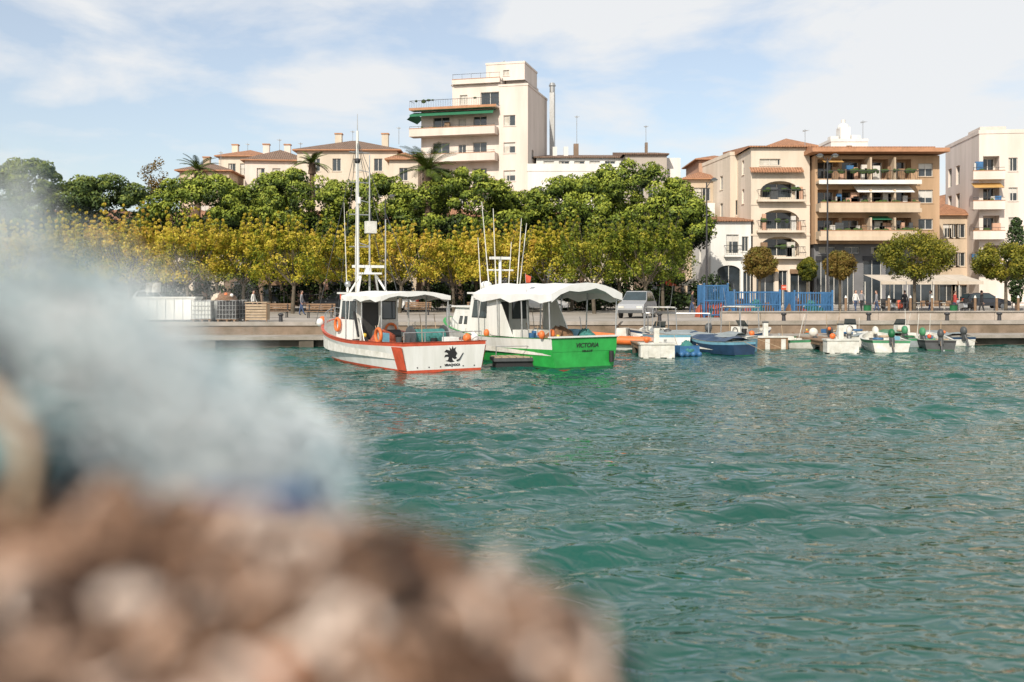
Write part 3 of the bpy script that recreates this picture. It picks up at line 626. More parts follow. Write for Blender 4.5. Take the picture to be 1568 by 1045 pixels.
# ---------------------------------------------------------------- boats
def bowf(t,full=2.6): return max(0.,1-max(0.,(t-.42)/.58)**full)**.8
def hull(o,L,B,sh,zdeck,bands,flare=.18,rake=.9,cap=None,inner=WHITE2,sternw=.86,full=2.6,deckmat=WHITE2,zk=-.35):
    NS=22; st=[(i/(NS-1)) for i in range(NS)]
    def hb(t): return B/2*(sternw+(1-sternw)*math.sin(min(t/.45,1)*math.pi/2))*bowf(t,full)
    levels=[(zk,None)]+bands
    rows=[]
    for k,(zl,mt) in enumerate(levels):
        row=[]
        for t in st:
            S=sh(t); z=zl(S) if callable(zl) else zl
            v=max(0.,min(1.,(z-zk)/(S-zk)))
            w=hb(t)*(1-flare*(1+1.6*t)*(1-v)**1.3) ; w=max(w,.02)
            if k==0: w*=.6
            xx=t*L+ (rake*(v-1))*t**6 
            row.append((xx,w,z))
        rows.append(row)
    for k in range(len(rows)-1):
        mt=bands[k][1]
        for sg in(1,-1):
            vs=[(x,sg*y,z) for x,y,z in rows[k]]+[(x,sg*y,z) for x,y,z in rows[k+1]]
            fs=[(i,i+1,NS+i+1,NS+i) if sg<0 else (i+1,i,NS+i,NS+i+1) for i in range(NS-1)]
            o.add('hull',mt,vs,fs,True)
        a,b_=rows[k][0],rows[k+1][0]
        o.add('transom',mt,[(a[0],-a[1],a[2]),(a[0],a[1],a[2]),(b_[0],b_[1],b_[2]),(b_[0],-b_[1],b_[2])],[(0,3,2,1)])
        a,b_=rows[k][-1],rows[k+1][-1]
        o.add('stem',mt,[(a[0],-a[1],a[2]),(a[0],a[1],a[2]),(b_[0],b_[1],b_[2]),(b_[0],-b_[1],b_[2])],[(0,1,2,3)])
    top=rows[-1]; th=.09; cap=cap or inner
    inn=[(max(x-.02,.09) if i==0 else min(x,L-.12),max(y-th,.01),z) for i,(x,y,z) in enumerate(top)]
    low=[(x,max(y-.01,.01),min(zdeck+max(0,(z-1.2))*.35,z-.05)) for x,y,z in inn]
    capo=[(x+(-.03 if i==0 else (.03 if i==NS-1 else 0)),y+.035,z+.035) for i,(x,y,z) in enumerate(top)]
    capi=[(x,max(y-.02,.005),z+.035) for x,y,z in inn]
    seq=[(top,capo,cap),(capo,capi,cap),(capi,inn,cap),(inn,low,inner)]
    for A,B2,mt in seq:
        for sg in(1,-1):
            vs=[(x,sg*y,z) for x,y,z in A]+[(x,sg*y,z) for x,y,z in B2]
            o.add('bulwark',mt,vs,[(i,i+1,NS+i+1,NS+i) if sg<0 else (i+1,i,NS+i,NS+i+1) for i in range(NS-1)],True)
        a,b_=A[0],B2[0]; o.add('bulwark',mt,[(a[0],-a[1],a[2]),(a[0],a[1],a[2]),(b_[0],b_[1],b_[2]),(b_[0],-b_[1],b_[2])],[(0,1,2,3)])
        a,b_=A[-1],B2[-1]; o.add('bulwark',mt,[(a[0],-a[1],a[2]),(a[0],a[1],a[2]),(b_[0],b_[1],b_[2]),(b_[0],-b_[1],b_[2])],[(0,1,2,3)])
    for i in range(NS-1):
        a,b_=low[i],low[i+1]; o.add('deck',deckmat,[(a[0],-a[1],a[2]),(b_[0],-b_[1],b_[2]),(b_[0],b_[1],b_[2]),(a[0],a[1],a[2])],[(0,1,2,3)])
def cabin(o,part,mat,x0,x1,hw,z0,z1,rf=.3,rb=.05,tum=.08):
    v=[(x0,-hw,z0),(x1,-hw,z0),(x1,hw,z0),(x0,hw,z0),(x0+rb,-hw+tum,z1),(x1-rf,-hw+tum,z1),(x1-rf,hw-tum,z1),(x0+rb,hw-tum,z1)]
    o.add(part,mat,v,[(0,3,2,1),(4,5,6,7),(0,1,5,4),(1,2,6,5),(2,3,7,6),(3,0,4,7)])
    o.box(part+'_roof',mat,x0+rb-.2,x1-rf+.25,-hw+tum-.12,hw-tum+.12,z1+.003,z1+.08)
    def side(a,b_,c,d,sg,m=GLASSB):
        def P(f,z,off):
            k=(z-z0)/(z1-z0); xx=(x0+rb*k)*(1-f)+(x1-rf*k)*f; yy=sg*((hw-tum*k)+off); return (xx,yy,z)
        o.add('window_surrounds',BLACK,[P(a-.02,c-.04,.006),P(b_+.02,c-.04,.006),P(b_+.02,d+.04,.006),P(a-.02,d+.04,.006)],[(0,1,2,3)])
        o.add('cabin_windows',m,[P(a,c,.012),P(b_,c,.012),P(b_,d,.012),P(a,d,.012)],[(0,1,2,3)])
    def aft(a,b_,c,d,m=GLASSB):
        def P(y,z,off): k=(z-z0)/(z1-z0); return (x0+rb*k-off,y,z)
        o.add('window_surrounds',BLACK,[P(a-.04,c-.04,.006),P(b_+.04,c-.04,.006),P(b_+.04,d+.04,.006),P(a-.04,d+.04,.006)],[(0,1,2,3)])
        o.add('cabin_windows',m,[P(a,c,.012),P(b_,c,.012),P(b_,d,.012),P(a,d,.012)],[(0,1,2,3)])
    def fwd(a,b_,c,d,m=GLASSB):
        def P(y,z,off): k=(z-z0)/(z1-z0); return (x1-rf*k+off,y,z)
        o.add('cabin_windows',m,[P(a,c,.012),P(b_,c,.012),P(b_,d,.012),P(a,d,.012)],[(0,1,2,3)])
    return side,aft,fwd
def canopy(o,x0,x1,hw,z,zc,mat=CANVAS,val=.18,sag=.05):
    nx,ny=9,9; vs=[];fs=[]
    for i in range(nx):
        for j in range(ny):
            u=i/(nx-1);v=j/(ny-1)*2-1
            vs.append((x0+(x1-x0)*u,hw*v,z+(zc-z)*(1-v*v)-sag*math.sin(u*math.pi*3)**2*(1-abs(v)*.3)))
    for i in range(nx-1):
        for j in range(ny-1): fs.append((i*ny+j,(i+1)*ny+j,(i+1)*ny+j+1,i*ny+j+1))
    o.add('canopy_cloth',mat,vs,fs,True)
    for j in(0,ny-1):
        a=[vs[i*ny+j] for i in range(nx)]; b_=[(x,y,zz-val*(1+.3*math.sin(i*2.1))) for i,(x,y,zz) in enumerate(a)]
        o.add('canopy_valance',mat,a+b_,[(i,i+1,nx+i+1,nx+i) for i in range(nx-1)])
    for i in(0,nx-1):
        a=[vs[i*ny+j] for j in range(ny)]; b_=[(x,y,zz-val*(1+.3*math.sin(k*1.7))) for k,(x,y,zz) in enumerate(a)]
        o.add('canopy_valance',mat,a+b_,[(k,k+1,ny+k+1,ny+k) for k in range(ny-1)])
def crate(o,part,mat,x,y,z,w=.6,d=.4,h=.3):
    t=.03
    o.box(part,mat,x-w/2,x+w/2,y-d/2,y-d/2+t,z,z+h); o.box(part,mat,x-w/2,x+w/2,y+d/2-t,y+d/2,z,z+h)
    o.box(part,mat,x-w/2,x-w/2+t,y-d/2+t,y+d/2-t,z,z+h); o.box(part,mat,x+w/2-t,x+w/2,y-d/2+t,y+d/2-t,z,z+h)
    o.box(part,mat,x-w/2+t,x+w/2-t,y-d/2+t,y+d/2-t,z,z+t)
def netheap(o,part,mat,c,r,h,seed=0):
    rr=random.Random(seed); vs=[];fs=[];nu,nv=18,7
    for j in range(nv+1):
        f=j/nv
        for i in range(nu):
            t=6.283*i/nu; k=r*math.cos(f*1.57)*(1+rr.uniform(-.14,.14)); vs.append((c[0]+k*math.cos(t),c[1]+k*math.sin(t),c[2]+h*math.sin(f*1.57)*(1+rr.uniform(-.15,.15))))
    for j in range(nv):
        for i in range(nu): fs.append((j*nu+i,j*nu+(i+1)%nu,(j+1)*nu+(i+1)%nu,(j+1)*nu+i))
    o.add(part,mat,vs,fs,True)
def gear(o,x0,x1,hw,z,n,seed):
    rr=random.Random(seed)
    for i in range(n):
        x=rr.uniform(x0,x1); y=rr.uniform(-hw,hw); q=rr.randrange(6); zz=z+rr.uniform(0,.5)
        if q==0: crate(o,'fish_boxes',rr.choice([WHITE2,BLUE,LBLUE,ORANGE]),x,y,zz,.5,.35,.22)
        elif q==1: o.ball('net_floats',rr.choice([ORANGE,YELL,WHITE2,RED]),(x,y,zz+.25),rr.uniform(.06,.12),8,6)
        elif q==2: o.torus('rope_coils',rr.choice([WOODL,BLUE,GREEND]),(x,y,zz+.15),.22,.06,'z')
        elif q==3: o.cyl('gaff_poles',rr.choice([WOODL,STEEL,WHITE2]),(x,y,z),(x+rr.uniform(-.6,.6),y+rr.uniform(-.2,.2),z+rr.uniform(1.0,1.9)),.02,.015,5)
        elif q==4: o.cyl('buckets',rr.choice([BLACK,BLUE,DGREY,WHITE2]),(x,y,zz),(x,y,zz+.32),.12,.16,10)
        else: netheap(o,'net_piles',rr.choice([NETB,NETT,NETB]),(x,y,z),.35,.4,i)
def textchild(o,txt,loc,size,mat,rx,rz):
    cu=bpy.data.curves.new('name_lettering','FONT'); cu.body=txt; cu.size=size; cu.align_x='CENTER'; cu.extrude=.004; cu.shear=.25; cu.offset=.004
    cu.materials.append(mat); ob=bpy.data.objects.new('name_lettering',cu); scene.collection.objects.link(ob); ob.parent=o.e; ob.location=loc; ob.rotation_euler=(rx,0,rz)
NETB=M('net_brown',(.20,.11,.06),.95,.5,9,.6); NETT=M('net_teal',(.05,.2,.19),.95,.5,9,.6); NETR=M('net_red',(.4,.09,.05),.95,.5,9,.6)
HD=R(90+31)
o=O('fishing_boat',(-2.62,39.0,0),HD)
sh=lambda t:1.15-.12*math.sin(t*math.pi*.8)+.95*max(0,t-.35)**1.7*1.4
hull(o,12,4.25,sh,.5,[(.0,REDB),(.10,RED),(lambda S:S-.12,WHITE),(lambda S:S,RED)],cap=RED)
for sg in(1,-1):
    o.add('quarter_band',RED,[(.02,sg*1.66,.1),(.7,sg*1.72,.1),(.75,sg*1.97,1.0),(.02,sg*1.86,1.0)],[(0,1,2,3)])
DOORD=M('cabin_door_dark',(.05,.05,.05),.5,.2)
sd_,af,fw=cabin(o,'wheelhouse',WHITE,6.6,9.0,1.05,.5,3.0,.45)
for sg in(1,-1): sd_(.08,.40,1.9,2.65,sg); sd_(.48,.86,1.9,2.65,sg)
af(-.85,-.25,1.9,2.65); af(.0,.75,.7,2.6,DOORD); fw(-.8,-.05,1.9,2.65); fw(.05,.8,1.9,2.65)
o.box('foredeck_locker',WHITE,9.1,10.2,-.6,.6,.9,1.55,tap=.1)
canopy(o,2.6,6.9,1.6,2.95,3.15)
for x in(2.7,4.8,6.6):
    for sg in(1,-1): o.cyl('canopy_poles',STEEL,(x,sg*1.52,1.0),(x,sg*1.52,2.95),.03,.03,6)
mx=8.75
o.cyl('mast',WHITE,(mx,.1,3.0),(mx,.1,10.6),.11,.065,8)
o.cyl('mast',STEEL,(mx,.1,10.6),(mx,.1,11.4),.025,.015,5)
o.cyl('aft_mast',STEEL,(7.9,-.15,3.0),(7.9,-.15,9.4),.05,.03,6)
o.cyl('aft_mast',STEEL,(7.0,-.55,3.0),(7.0,-.55,6.4),.035,.03,6)
o.cyl('whip_antennas',WHITE2,(8.3,.8,3.1),(8.4,.9,7.2),.025,.012,5); o.cyl('whip_antennas',WHITE2,(7.0,.9,3.1),(6.8,1.0,5.6),.022,.012,5)
o.box('radar_reflector',WHITE2,7.75,8.15,-.45,.0,5.8,6.35)
for z in(5.2,6.7,8.2,9.6): o.cyl('mast_spreaders',STEEL,(mx,.5,z),(mx,-.5,z),.03,.03,5)
for z in(5.4,7.4,8.8): o.cyl('mast_crossbars',STEEL,(mx,.1,z),(7.9,-.15,z-.2),.02,.02,5)
o.ball('masthead_lamp',BLACK,(mx,.1,9.2),.14); o.cyl('masthead_lamp',WHITE,(mx-.2,.1,7.2),(mx-.2,.1,7.5),.1,.1,8)
for q in((11.6,0,1.9),(6.7,1.0,3.05),(6.7,-1.0,3.05),(2.7,0,3.15),(9.4,1.9,1.6),(9.4,-1.9,1.6)): o.cyl('stays',DGREY,(mx,.1,10.2),q,.013,.013,4)
for a in((7.2,.7),(7.2,-.7),(8.2,.7),(8.2,-.7)): o.cyl('radar_gantry',WHITE,(a[0],a[1],3.08),(7.7,a[1]*.5,3.9),.05,.05,6)
o.box('radar_gantry',WHITE,7.3,8.1,-.5,.5,3.9,3.98); o.cyl('radar_scanner',WHITE,(7.7,0,3.98),(7.7,0,4.2),.18,.15,10); o.box('radar_scanner',WHITE,7.6,7.8,-.75,.75,4.2,4.32)
o.cyl('searchlight',WHITE,(8.2,.8,3.1),(8.2,.8,3.35),.05,.05,6); o.ball('searchlight',STEEL,(8.2,.8,3.45),.15)
pr=[]
for i in range(9):
    t=.72+.28*i/8; y=2.1*bowf(t); pr.append((t*12-.1,max(y-.1,.02),sh(t)))
for sg in(1,-1):
    for x,y,z in pr: o.cyl('bow_rail',STEEL,(x,sg*y,z),(x,sg*y,z+.6),.018,.018,5)
    o.path('bow_rail',STEEL,[(x,sg*y,z+.6) for x,y,z in pr],.02,5)
o.torus('lifebuoy',ORANGE,(8.6,1.14,1.6),.28,.07,'y'); o.torus('lifebuoy',ORANGE,(2.6,1.7,1.35),.28,.07,'y'); o.torus('lifebuoy',ORANGE,(6.5,-.6,1.4),.26,.06,'x')
for (x,y,m) in((11.2,.9,ORANGE),(10.6,1.25,WHITE),(.6,-1.3,ORANGE),(.5,-1.6,WHITE)): o.ball('fenders',m,(x,y,sh(min(x/12,1))+.12),(.17,.17,.2))
o.cyl('net_drum',NETT,(2.0,-.9,1.25),(2.0,.5,1.25),.36,.36,14)
for y in(-.95,.55): o.cyl('net_drum_flange',DGREY,(2.0,y-.03,1.25),(2.0,y+.03,1.25),.5,.5,16); o.box('drum_stand',DGREY,1.9,2.1,y-.08,y+.08,.5,1.25)
crate(o,'fish_crates',BLUE,1.2,.9,.6,.6,.45,.5); crate(o,'fish_crates',WHITE,.9,-.7,.6,.6,.45,.7); crate(o,'fish_crates',LBLUE,3.6,1.1,.6,.6,.4,.8)
netheap(o,'nets',NETB,(3.6,-.5,.6),.9,.9,3); netheap(o,'nets',NETR,(4.8,.5,.6),.7,.8,4)
o.cyl('winch',DGREY,(5.6,-.6,1.2),(5.6,.6,1.2),.25,.25,12); o.box('winch_base',DGREY,5.3,5.9,-.5,.5,.5,1.1)
gear(o,.5,6.2,1.6,.6,34,11)
o.cyl('boom',BLACK,(6.4,1.2,2.2),(5.2,1.5,1.2),.07,.05,6); o.path('aft_rail',STEEL,[(.15,-1.7,1.55),(.15,1.7,1.55)],.02,5)
for y in(-1.7,-.8,0,.8,1.7): o.cyl('aft_rail',STEEL,(.15,y,1.1),(.15,y,1.55),.018,.018,5)
for i in range(6): o.cyl('transom_scuppers',BLACK,(-.01,-1.3+.5*i,.2),(.01,-1.3+.5*i,.2),.03,.03,6)
dr=[(-.05,0),(.10,.02),(.02,.08),(.0,.16),(.10,.10),(.20,.14),(.14,.20),(.20,.30),(.12,.42),(.16,.52),(.06,.46),(.02,.56),(-.02,.44),(-.10,.52),(-.08,.40),(-.22,.44),(-.30,.36),(-.20,.34),(-.14,.28),(-.26,.26),(-.30,.18),(-.20,.2),(-.12,.18),(-.16,.08),(-.26,.06),(-.12,.02)]
from mathutils.geometry import tessellate_polygon
evs=[Vector((p[0]*1.15,p[1]*1.15,0)) for p in dr]; tr=tessellate_polygon([evs])
o.add('dragon_emblem',BLACK,[(-.012,-.3-v.x,.36+v.y) for v in evs],[tuple(t) for t in tr])
o.cyl('dragon_emblem',BLACK,(-.012,-.62,.46),(-.012,-.8,.72),.03,.015,5); o.cyl('dragon_emblem',BLACK,(-.012,-.5,.42),(-.012,-.62,.46),.03,.03,5)
o.finish(); textchild(o,'VIRACHOCA',(-.015,-.3,.22),.12,BLACK,R(90),R(-90))
o=O('fishing_boat',(2.95,40.35,0),HD)
sh2=lambda t:1.24-.12*math.sin(t*math.pi*.8)+.95*max(0,t-.35)**1.7*1.4
hull(o,12,3.8,sh2,.55,[(.0,REDB),(.09,GREEND),(lambda S:S-.42,GREEN),(lambda S:S-.0,WHITE)],cap=GREEN,deckmat=WHITE2)
o.add('transom_panel',GREEN,[(-.012,-1.58,.72),(-.012,1.58,.72),(-.012,1.61,1.24),(-.012,-1.61,1.24)],[(0,3,2,1)])
o.box('transom_cap',WHITE,-.08,.16,-1.68,1.68,1.28,1.34)
sd_,af,fw=cabin(o,'wheelhouse',WHITE,6.0,8.2,1.15,.6,3.0,.6,0,.1)
for sg in(1,-1): sd_(.1,.42,1.95,2.7,sg); sd_(.5,.8,1.95,2.7,sg)
af(-.9,-.2,1.9,2.65); af(.05,.8,.75,2.6,DOORD); fw(-.9,-.1,1.9,2.7); fw(.1,.9,1.9,2.7)
sd_,af,fw=cabin(o,'fore_cabin',WHITE,8.2,10.4,.95,.8,2.35,.8,0,.12)
sd_(.12,.26,1.6,1.9,1); sd_(.4,.55,1.6,1.9,1)
canopy(o,-.2,6.2,1.75,3.05,3.5,val=.28,sag=.06)
for x in(0.1,2.2,4.2,5.9):
    for sg in(1,-1): o.cyl('canopy_poles',STEEL,(x,sg*1.62,1.2),(x,sg*1.68,3.05),.03,.03,6)
for sg in(1,-1): o.add('side_screen',WHITE,[(3.2,sg*1.5,1.2),(5.4,sg*1.5,1.2),(5.4,sg*1.5,2.9),(4.4,sg*1.5,2.9),(3.2,sg*1.46,1.2),(5.4,sg*1.46,1.2),(5.4,sg*1.46,2.9),(4.4,sg*1.46,2.9)],[(0,1,2,3),(7,6,5,4),(0,3,7,4),(0,4,5,1),(2,6,7,3)])
o.prism('engine_box',WHITE2,[(2.0,.55),(3.6,.55),(3.4,1.5),(2.2,1.5)],'y',-.6,.6)
o.cyl('mast',WHITE,(6.8,0,3.05),(6.8,0,4.6),.08,.07,8); o.cyl('mast',WHITE,(6.8,-.7,4.1),(6.8,.7,4.1),.04,.04,6); o.box('radar_scanner',WHITE,6.65,6.95,-.5,.5,4.6,4.72); o.ball('radome',WHITE,(7.4,.4,3.4),(.28,.28,.2)); o.cyl('radome',WHITE,(7.4,.4,3.05),(7.4,.4,3.4),.05,.05,6)
for (x,y,h_,dx) in((6.2,.9,7.2,.5),(6.2,.55,6.9,.2),(6.3,-.6,6.5,-.3),(6.6,-.9,6.3,-.5),(7.0,.9,5.6,.2),(6.4,-.2,5.4,-.2)): o.cyl('whip_antennas',WHITE2,(x,y,3.05),(x+dx*.4,y+dx*.6,h_),.032,.016,5)
pr=[]
for i in range(8):
    t=.75+.25*i/7; y=1.88*bowf(t); pr.append((t*12-.1,max(y-.1,.02),sh2(t)))
for sg in(1,-1):
    for x,y,z in pr: o.cyl('bow_rail',STEEL,(x,sg*y,z),(x,sg*y,z+.6),.018,.018,5)
    o.path('bow_rail',STEEL,[(x,sg*y,z+.6) for x,y,z in pr],.02,5)
for (x,y,m,z) in((.5,1.75,ORANGE,1.4),(.3,1.4,ORANGE,1.45),(4.9,1.8,ORANGE,1.3),(6,1.85,WHITE,1.2)): o.ball('fenders',m,(x,y,z),(.13,.13,.18))
netheap(o,'nets',NETB,(1.4,.3,.6),.8,1.0,8); netheap(o,'nets',NETT,(1.2,-.9,.6),.6,.9,9)
crate(o,'fish_crates',LBLUE,2.4,-1.1,.7,.6,.45,.8); crate(o,'fish_crates',WHITE,3,1.2,.7,.6,.45,.8)
gear(o,.4,5.8,1.4,.65,30,5)
o.cyl('flag_pole',STEEL,(1.9,1.5,1.2),(2.0,1.6,3.9),.015,.012,5); o.add('flag',RED,[(2.0,1.6,3.85),(1.7,1.5,3.75),(1.7,1.55,3.5),(1.97,1.58,3.5)],[(0,1,2,3)])
o.cyl('stern_fender',BLACK,(-.12,-1.25,.25),(-.12,-1.25,.7),.1,.1,10)
o.finish(); textchild(o,'VICTORIA',(-.022,-.1,.88),.25,BLACK,R(90),R(-90)); textchild(o,'7-BA-3-1-97',(-.022,-.1,.70),.10,BLACK,R(90),R(-90))
o=O('boarding_raft',(.35,41.3,0),R(10))
o.box('deck',DGREY,-1.2,1.2,-.6,.6,.28,.42); o.box('float',BLACK,-1.1,1.1,-.5,.5,-.1,.278)
for i in range(8): o.box('slats',WOODL,-1.15+i*.3,-.9+i*.3,-.58,.58,.423,.46)
o.path('rail',STEEL,[(-1.1,-.5,.45),(-1.1,-.5,.9),(1.1,-.5,.9),(1.1,-.5,.45)],.02,5); o.finish()
def outboard(o,x,y,z,col,tilt=.5):
    o.box('outboard_bracket',DGREY,x-.12,x+.05,y-.12,y+.12,z-.3,z+.05)
    a=Vector((x-.1,y,z)); dv=Vector((-math.sin(tilt),0,-math.cos(tilt)))
    o.cyl('outboard_leg',DGREY,a,a+dv*.75,.07,.05,8); p=a+dv*.75; o.ball('outboard_gearcase',DGREY,p,(.2,.06,.07),8,6)
    for k in range(3):
        t=k*2.09; o.add('propeller',STEEL,[tuple(p+Vector((-.2,0,0))),tuple(p+Vector((-.2,.12*math.cos(t),.12*math.sin(t)))),tuple(p+Vector((-.24,.12*math.cos(t+.7),.12*math.sin(t+.7))))],[(0,1,2)])
    o.ball('outboard_cowl',col,a-dv*.28,(.24,.17,.25),10,7)
def smallboat(px,d,L,B,head,hullm,stripe,ob=None,console=False,cover=None,name='motor_boat',H=.55,extra=None):
    o=O(name,(X(px,d),d,0),R(head)); s_=lambda t:H-.06*math.sin(t*math.pi)+.28*max(0,t-.3)**1.6*1.4
    hull(o,L,B,s_,.22,[(.02,GREEND),(.12,hullm),(lambda S:S-.12,hullm),(lambda S:S,stripe)],cap=WHITE2,rake=.6,zk=-.15)
    for t in(.3,.6): o.box('thwarts',WOODL,L*t-.15,L*t+.15,-B*.44,B*.44,.4,.46)
    if ob: outboard(o,-.05,0,H+.12,ob)
    if console:
        o.prism('console',WHITE2,[(L*.42,.25),(L*.58,.25),(L*.54,1.15),(L*.44,1.15)],'y',-.35,.35); o.add('windscreen',GLASSB,[(L*.56,-.34,1.15),(L*.56,.34,1.15),(L*.5,.3,1.5),(L*.5,-.3,1.5)],[(0,1,2,3)]); o.torus('steering_wheel',BLACK,(L*.42,0,.95),.16,.02,'x')
        o.box('seat',WHITE2,L*.28,L*.36,-.35,.35,.25,.75)
    if cover:
        n=8; vs=[]
        for i in range(n):
            t=.1+.8*i/(n-1); w=B/2*bowf(t)
            vs+=[(t*L,-w,s_(t)+.05),(t*L,-w*.4,s_(t)+.2+.1*math.sin(i*1.9)),(t*L,w*.4,s_(t)+.2+.07*math.sin(i*2.7)),(t*L,w,s_(t)+.05)]
        o.add('tarpaulin',cover,vs,[(4*i+j,4*i+4+j,4*i+5+j,4*i+1+j) for i in range(n-1) for j in range(3)],True)
    else: gear(o,.15*L,.7*L,.5,.25,7,int(px*7+d))
    if extra: extra(o,L,B,s_)
    o.cyl('mooring_rope',WOODL,(0,0,H),(-1.5,.2,.3),.012,.012,4)
    return o.finish()
def frame(o,L,B,s_):
    for x in(L*.35,L*.65):
        for sg in(1,-1): o.cyl('t_top_frame',STEEL,(x,sg*.7,.4),(x,sg*.6,2.2),.03,.03,6)
    for sg in(1,-1): o.cyl('t_top_frame',STEEL,(L*.33,sg*.62,2.2),(L*.67,sg*.62,2.2),.03,.03,6)
    o.box('t_top_cloth',WHITE2,L*.36,L*.6,-.6,.6,2.24,2.28)
    o.cyl('rod_holders',STEEL,(L*.35,.3,2.2),(L*.3,.3,3.3),.012,.008,4); o.cyl('rod_holders',STEEL,(L*.35,-.3,2.2),(L*.3,-.4,3.5),.012,.008,4)
def arch(o,L,B,s_):
    for x in(L*.2,L*.8): o.path('steel_arch',STEEL,[(x,-B*.42,.6),(x,-B*.4,1.9),(x,B*.4,1.9),(x,B*.42,.6)],.03,6)
    o.cyl('steel_arch',STEEL,(L*.2,0,1.93),(L*.8,0,1.93),.03,.03,6)
def orangetube(o,L,B,s_):
    pts=[(-.2,B/2,.5),(L*.6,B/2,.55),(L*.85,B*.32,.65),(L*1.02,0,.78),(L*.85,-B*.32,.65),(L*.6,-B/2,.55),(-.2,-B/2,.5)]
    o.path('inflatable_tubes',ORANGE,pts,.24,12)
    for p in pts[1:-1]: o.ball('inflatable_tubes',ORANGE,p,.24)
    for p in(pts[0],pts[-1]): o.ball('inflatable_tubes',WHITE2,p,(.3,.24,.24))
TARP=M('grey_tarpaulin',(.28,.32,.34),.7,.3,2,.3); TARPG=M('green_tarpaulin',(.10,.24,.15),.75,.3,2,.3)
smallboat(1022,52,4.9,1.9,158,WHITE,ORANGE,DGREY,True,name='inflatable_boat',extra=orangetube)
smallboat(1032,50.2,5.4,2.0,96,WHITE,LBLUE,None,True,extra=frame,H=.9)
smallboat(1152,50.3,6,2.2,150,LBLUE,WHITE2,None,False,cover=TARP,H=.8)
smallboat(1085,53,5.4,2.,40,WHITE,BLUE,DGREY,True,H=.8,extra=frame)
smallboat(1120,52.2,5.6,2.,165,WHITE,NAVY,None,False,H=.85,extra=arch)
smallboat(1140,48.3,4.2,1.7,120,NAVY,LBLUE,None,False,H=.65,cover=NAVY,name='rowing_boat')
smallboat(1245,54,4.6,1.8,172,WHITE2,GREENW,WHITE2,False,H=.5)
smallboat(1225,55.5,4.6,1.8,20,WHITE2,GREENW,None,False,H=.55,name='rowing_boat')
smallboat(1365,50,5.2,2.1,80,WHITE2,GREENW,GREEND,False,H=.62)
smallboat(1300,55,4.8,1.8,70,WHITE2,WHITE2,WHITE2,True,H=.55)
smallboat(1340,55,4.6,1.8,100,GREEND,WHITE2,WHITE2,False,cover=TARP,H=.55)
smallboat(1385,55.6,4.6,1.8,85,WHITE2,GREEND,GREENW,False,cover=TARPG,H=.55)
smallboat(1412,54.6,4.8,1.8,95,TARP,GREENW,GREENW,True,H=.5)
smallboat(1440,52.5,4.6,1.8,75,DGREY,BLACK,DGREY,False,H=.5,name='rowing_boat')
smallboat(1475,56,4.6,1.8,100,WHITE2,NAVY,DGREY,False,cover=TARP,H=.5)
smallboat(1270,56,4.4,1.8,110,WHITE2,RED,DGREY,False,H=.5)
def pier(px,d,W,col):
    x=X(px,d); y1=qy(x)+.5; o=O('finger_pier',(x,d,0),0)
    o.box('head_block',col,-W/2,W/2,0,.7,.02,.62); o.box('head_cap',WHITE2,-W/2-.05,W/2+.05,-.05,.75,.623,.70)
    for xx in(-W/2+.25,0,W/2-.25): o.box('head_piles',WHITE2,xx-.12,xx+.12,-.03,.1,-.4,.55)
    n=int((y1-d-.8)/.2)
    for i in range(n): o.box('deck_planks',WOOD,-W/2+.1,W/2-.1,.8+i*.2,.98+i*.2,.5,.56)
    for sg in(-1,1): o.box('stringers',WOOD,sg*(W/2-.2)-.05,sg*(W/2-.2)+.05,.7,y1-d,.3,.497)
    for i in range(3): 
        for sg in(-1,1): o.cyl('piles',CONCD,(sg*(W/2-.2),1.5+i*2.4,-1),(sg*(W/2-.2),1.5+i*2.4,.45),.12,.12,8)
    o.box('mooring_pedestal',WHITE2,-.12,.12,.3,.55,.703,1.4); o.box('mooring_pedestal_top',DGREY,-.14,.14,.28,.57,1.403,1.47)
    o.cyl('cleats',STEEL,(W/2-.4,.3,.7),(W/2-.4,.3,.85),.05,.07,8); o.ball('fender',ORANGE,(-W/2+.3,.1,.85),.15)
    o.finish()
pier(1007,46.6,1.6,WHITE2); pier(1291,50,1.6,WHITE2); pier(1175,53,2.2,WOOD)
o=O('floating_crate',(X(1052,48),48,0),.2)
crate(o,'crate',BLUE,0,0,.0,1.0,.7,.5); netheap(o,'net',NETT,(0,0,.2),.4,.5,2)
for k in range(4): o.ball('floats',BLUE,(-.45+.3*k,-.45,.1),.13)
o.finish()
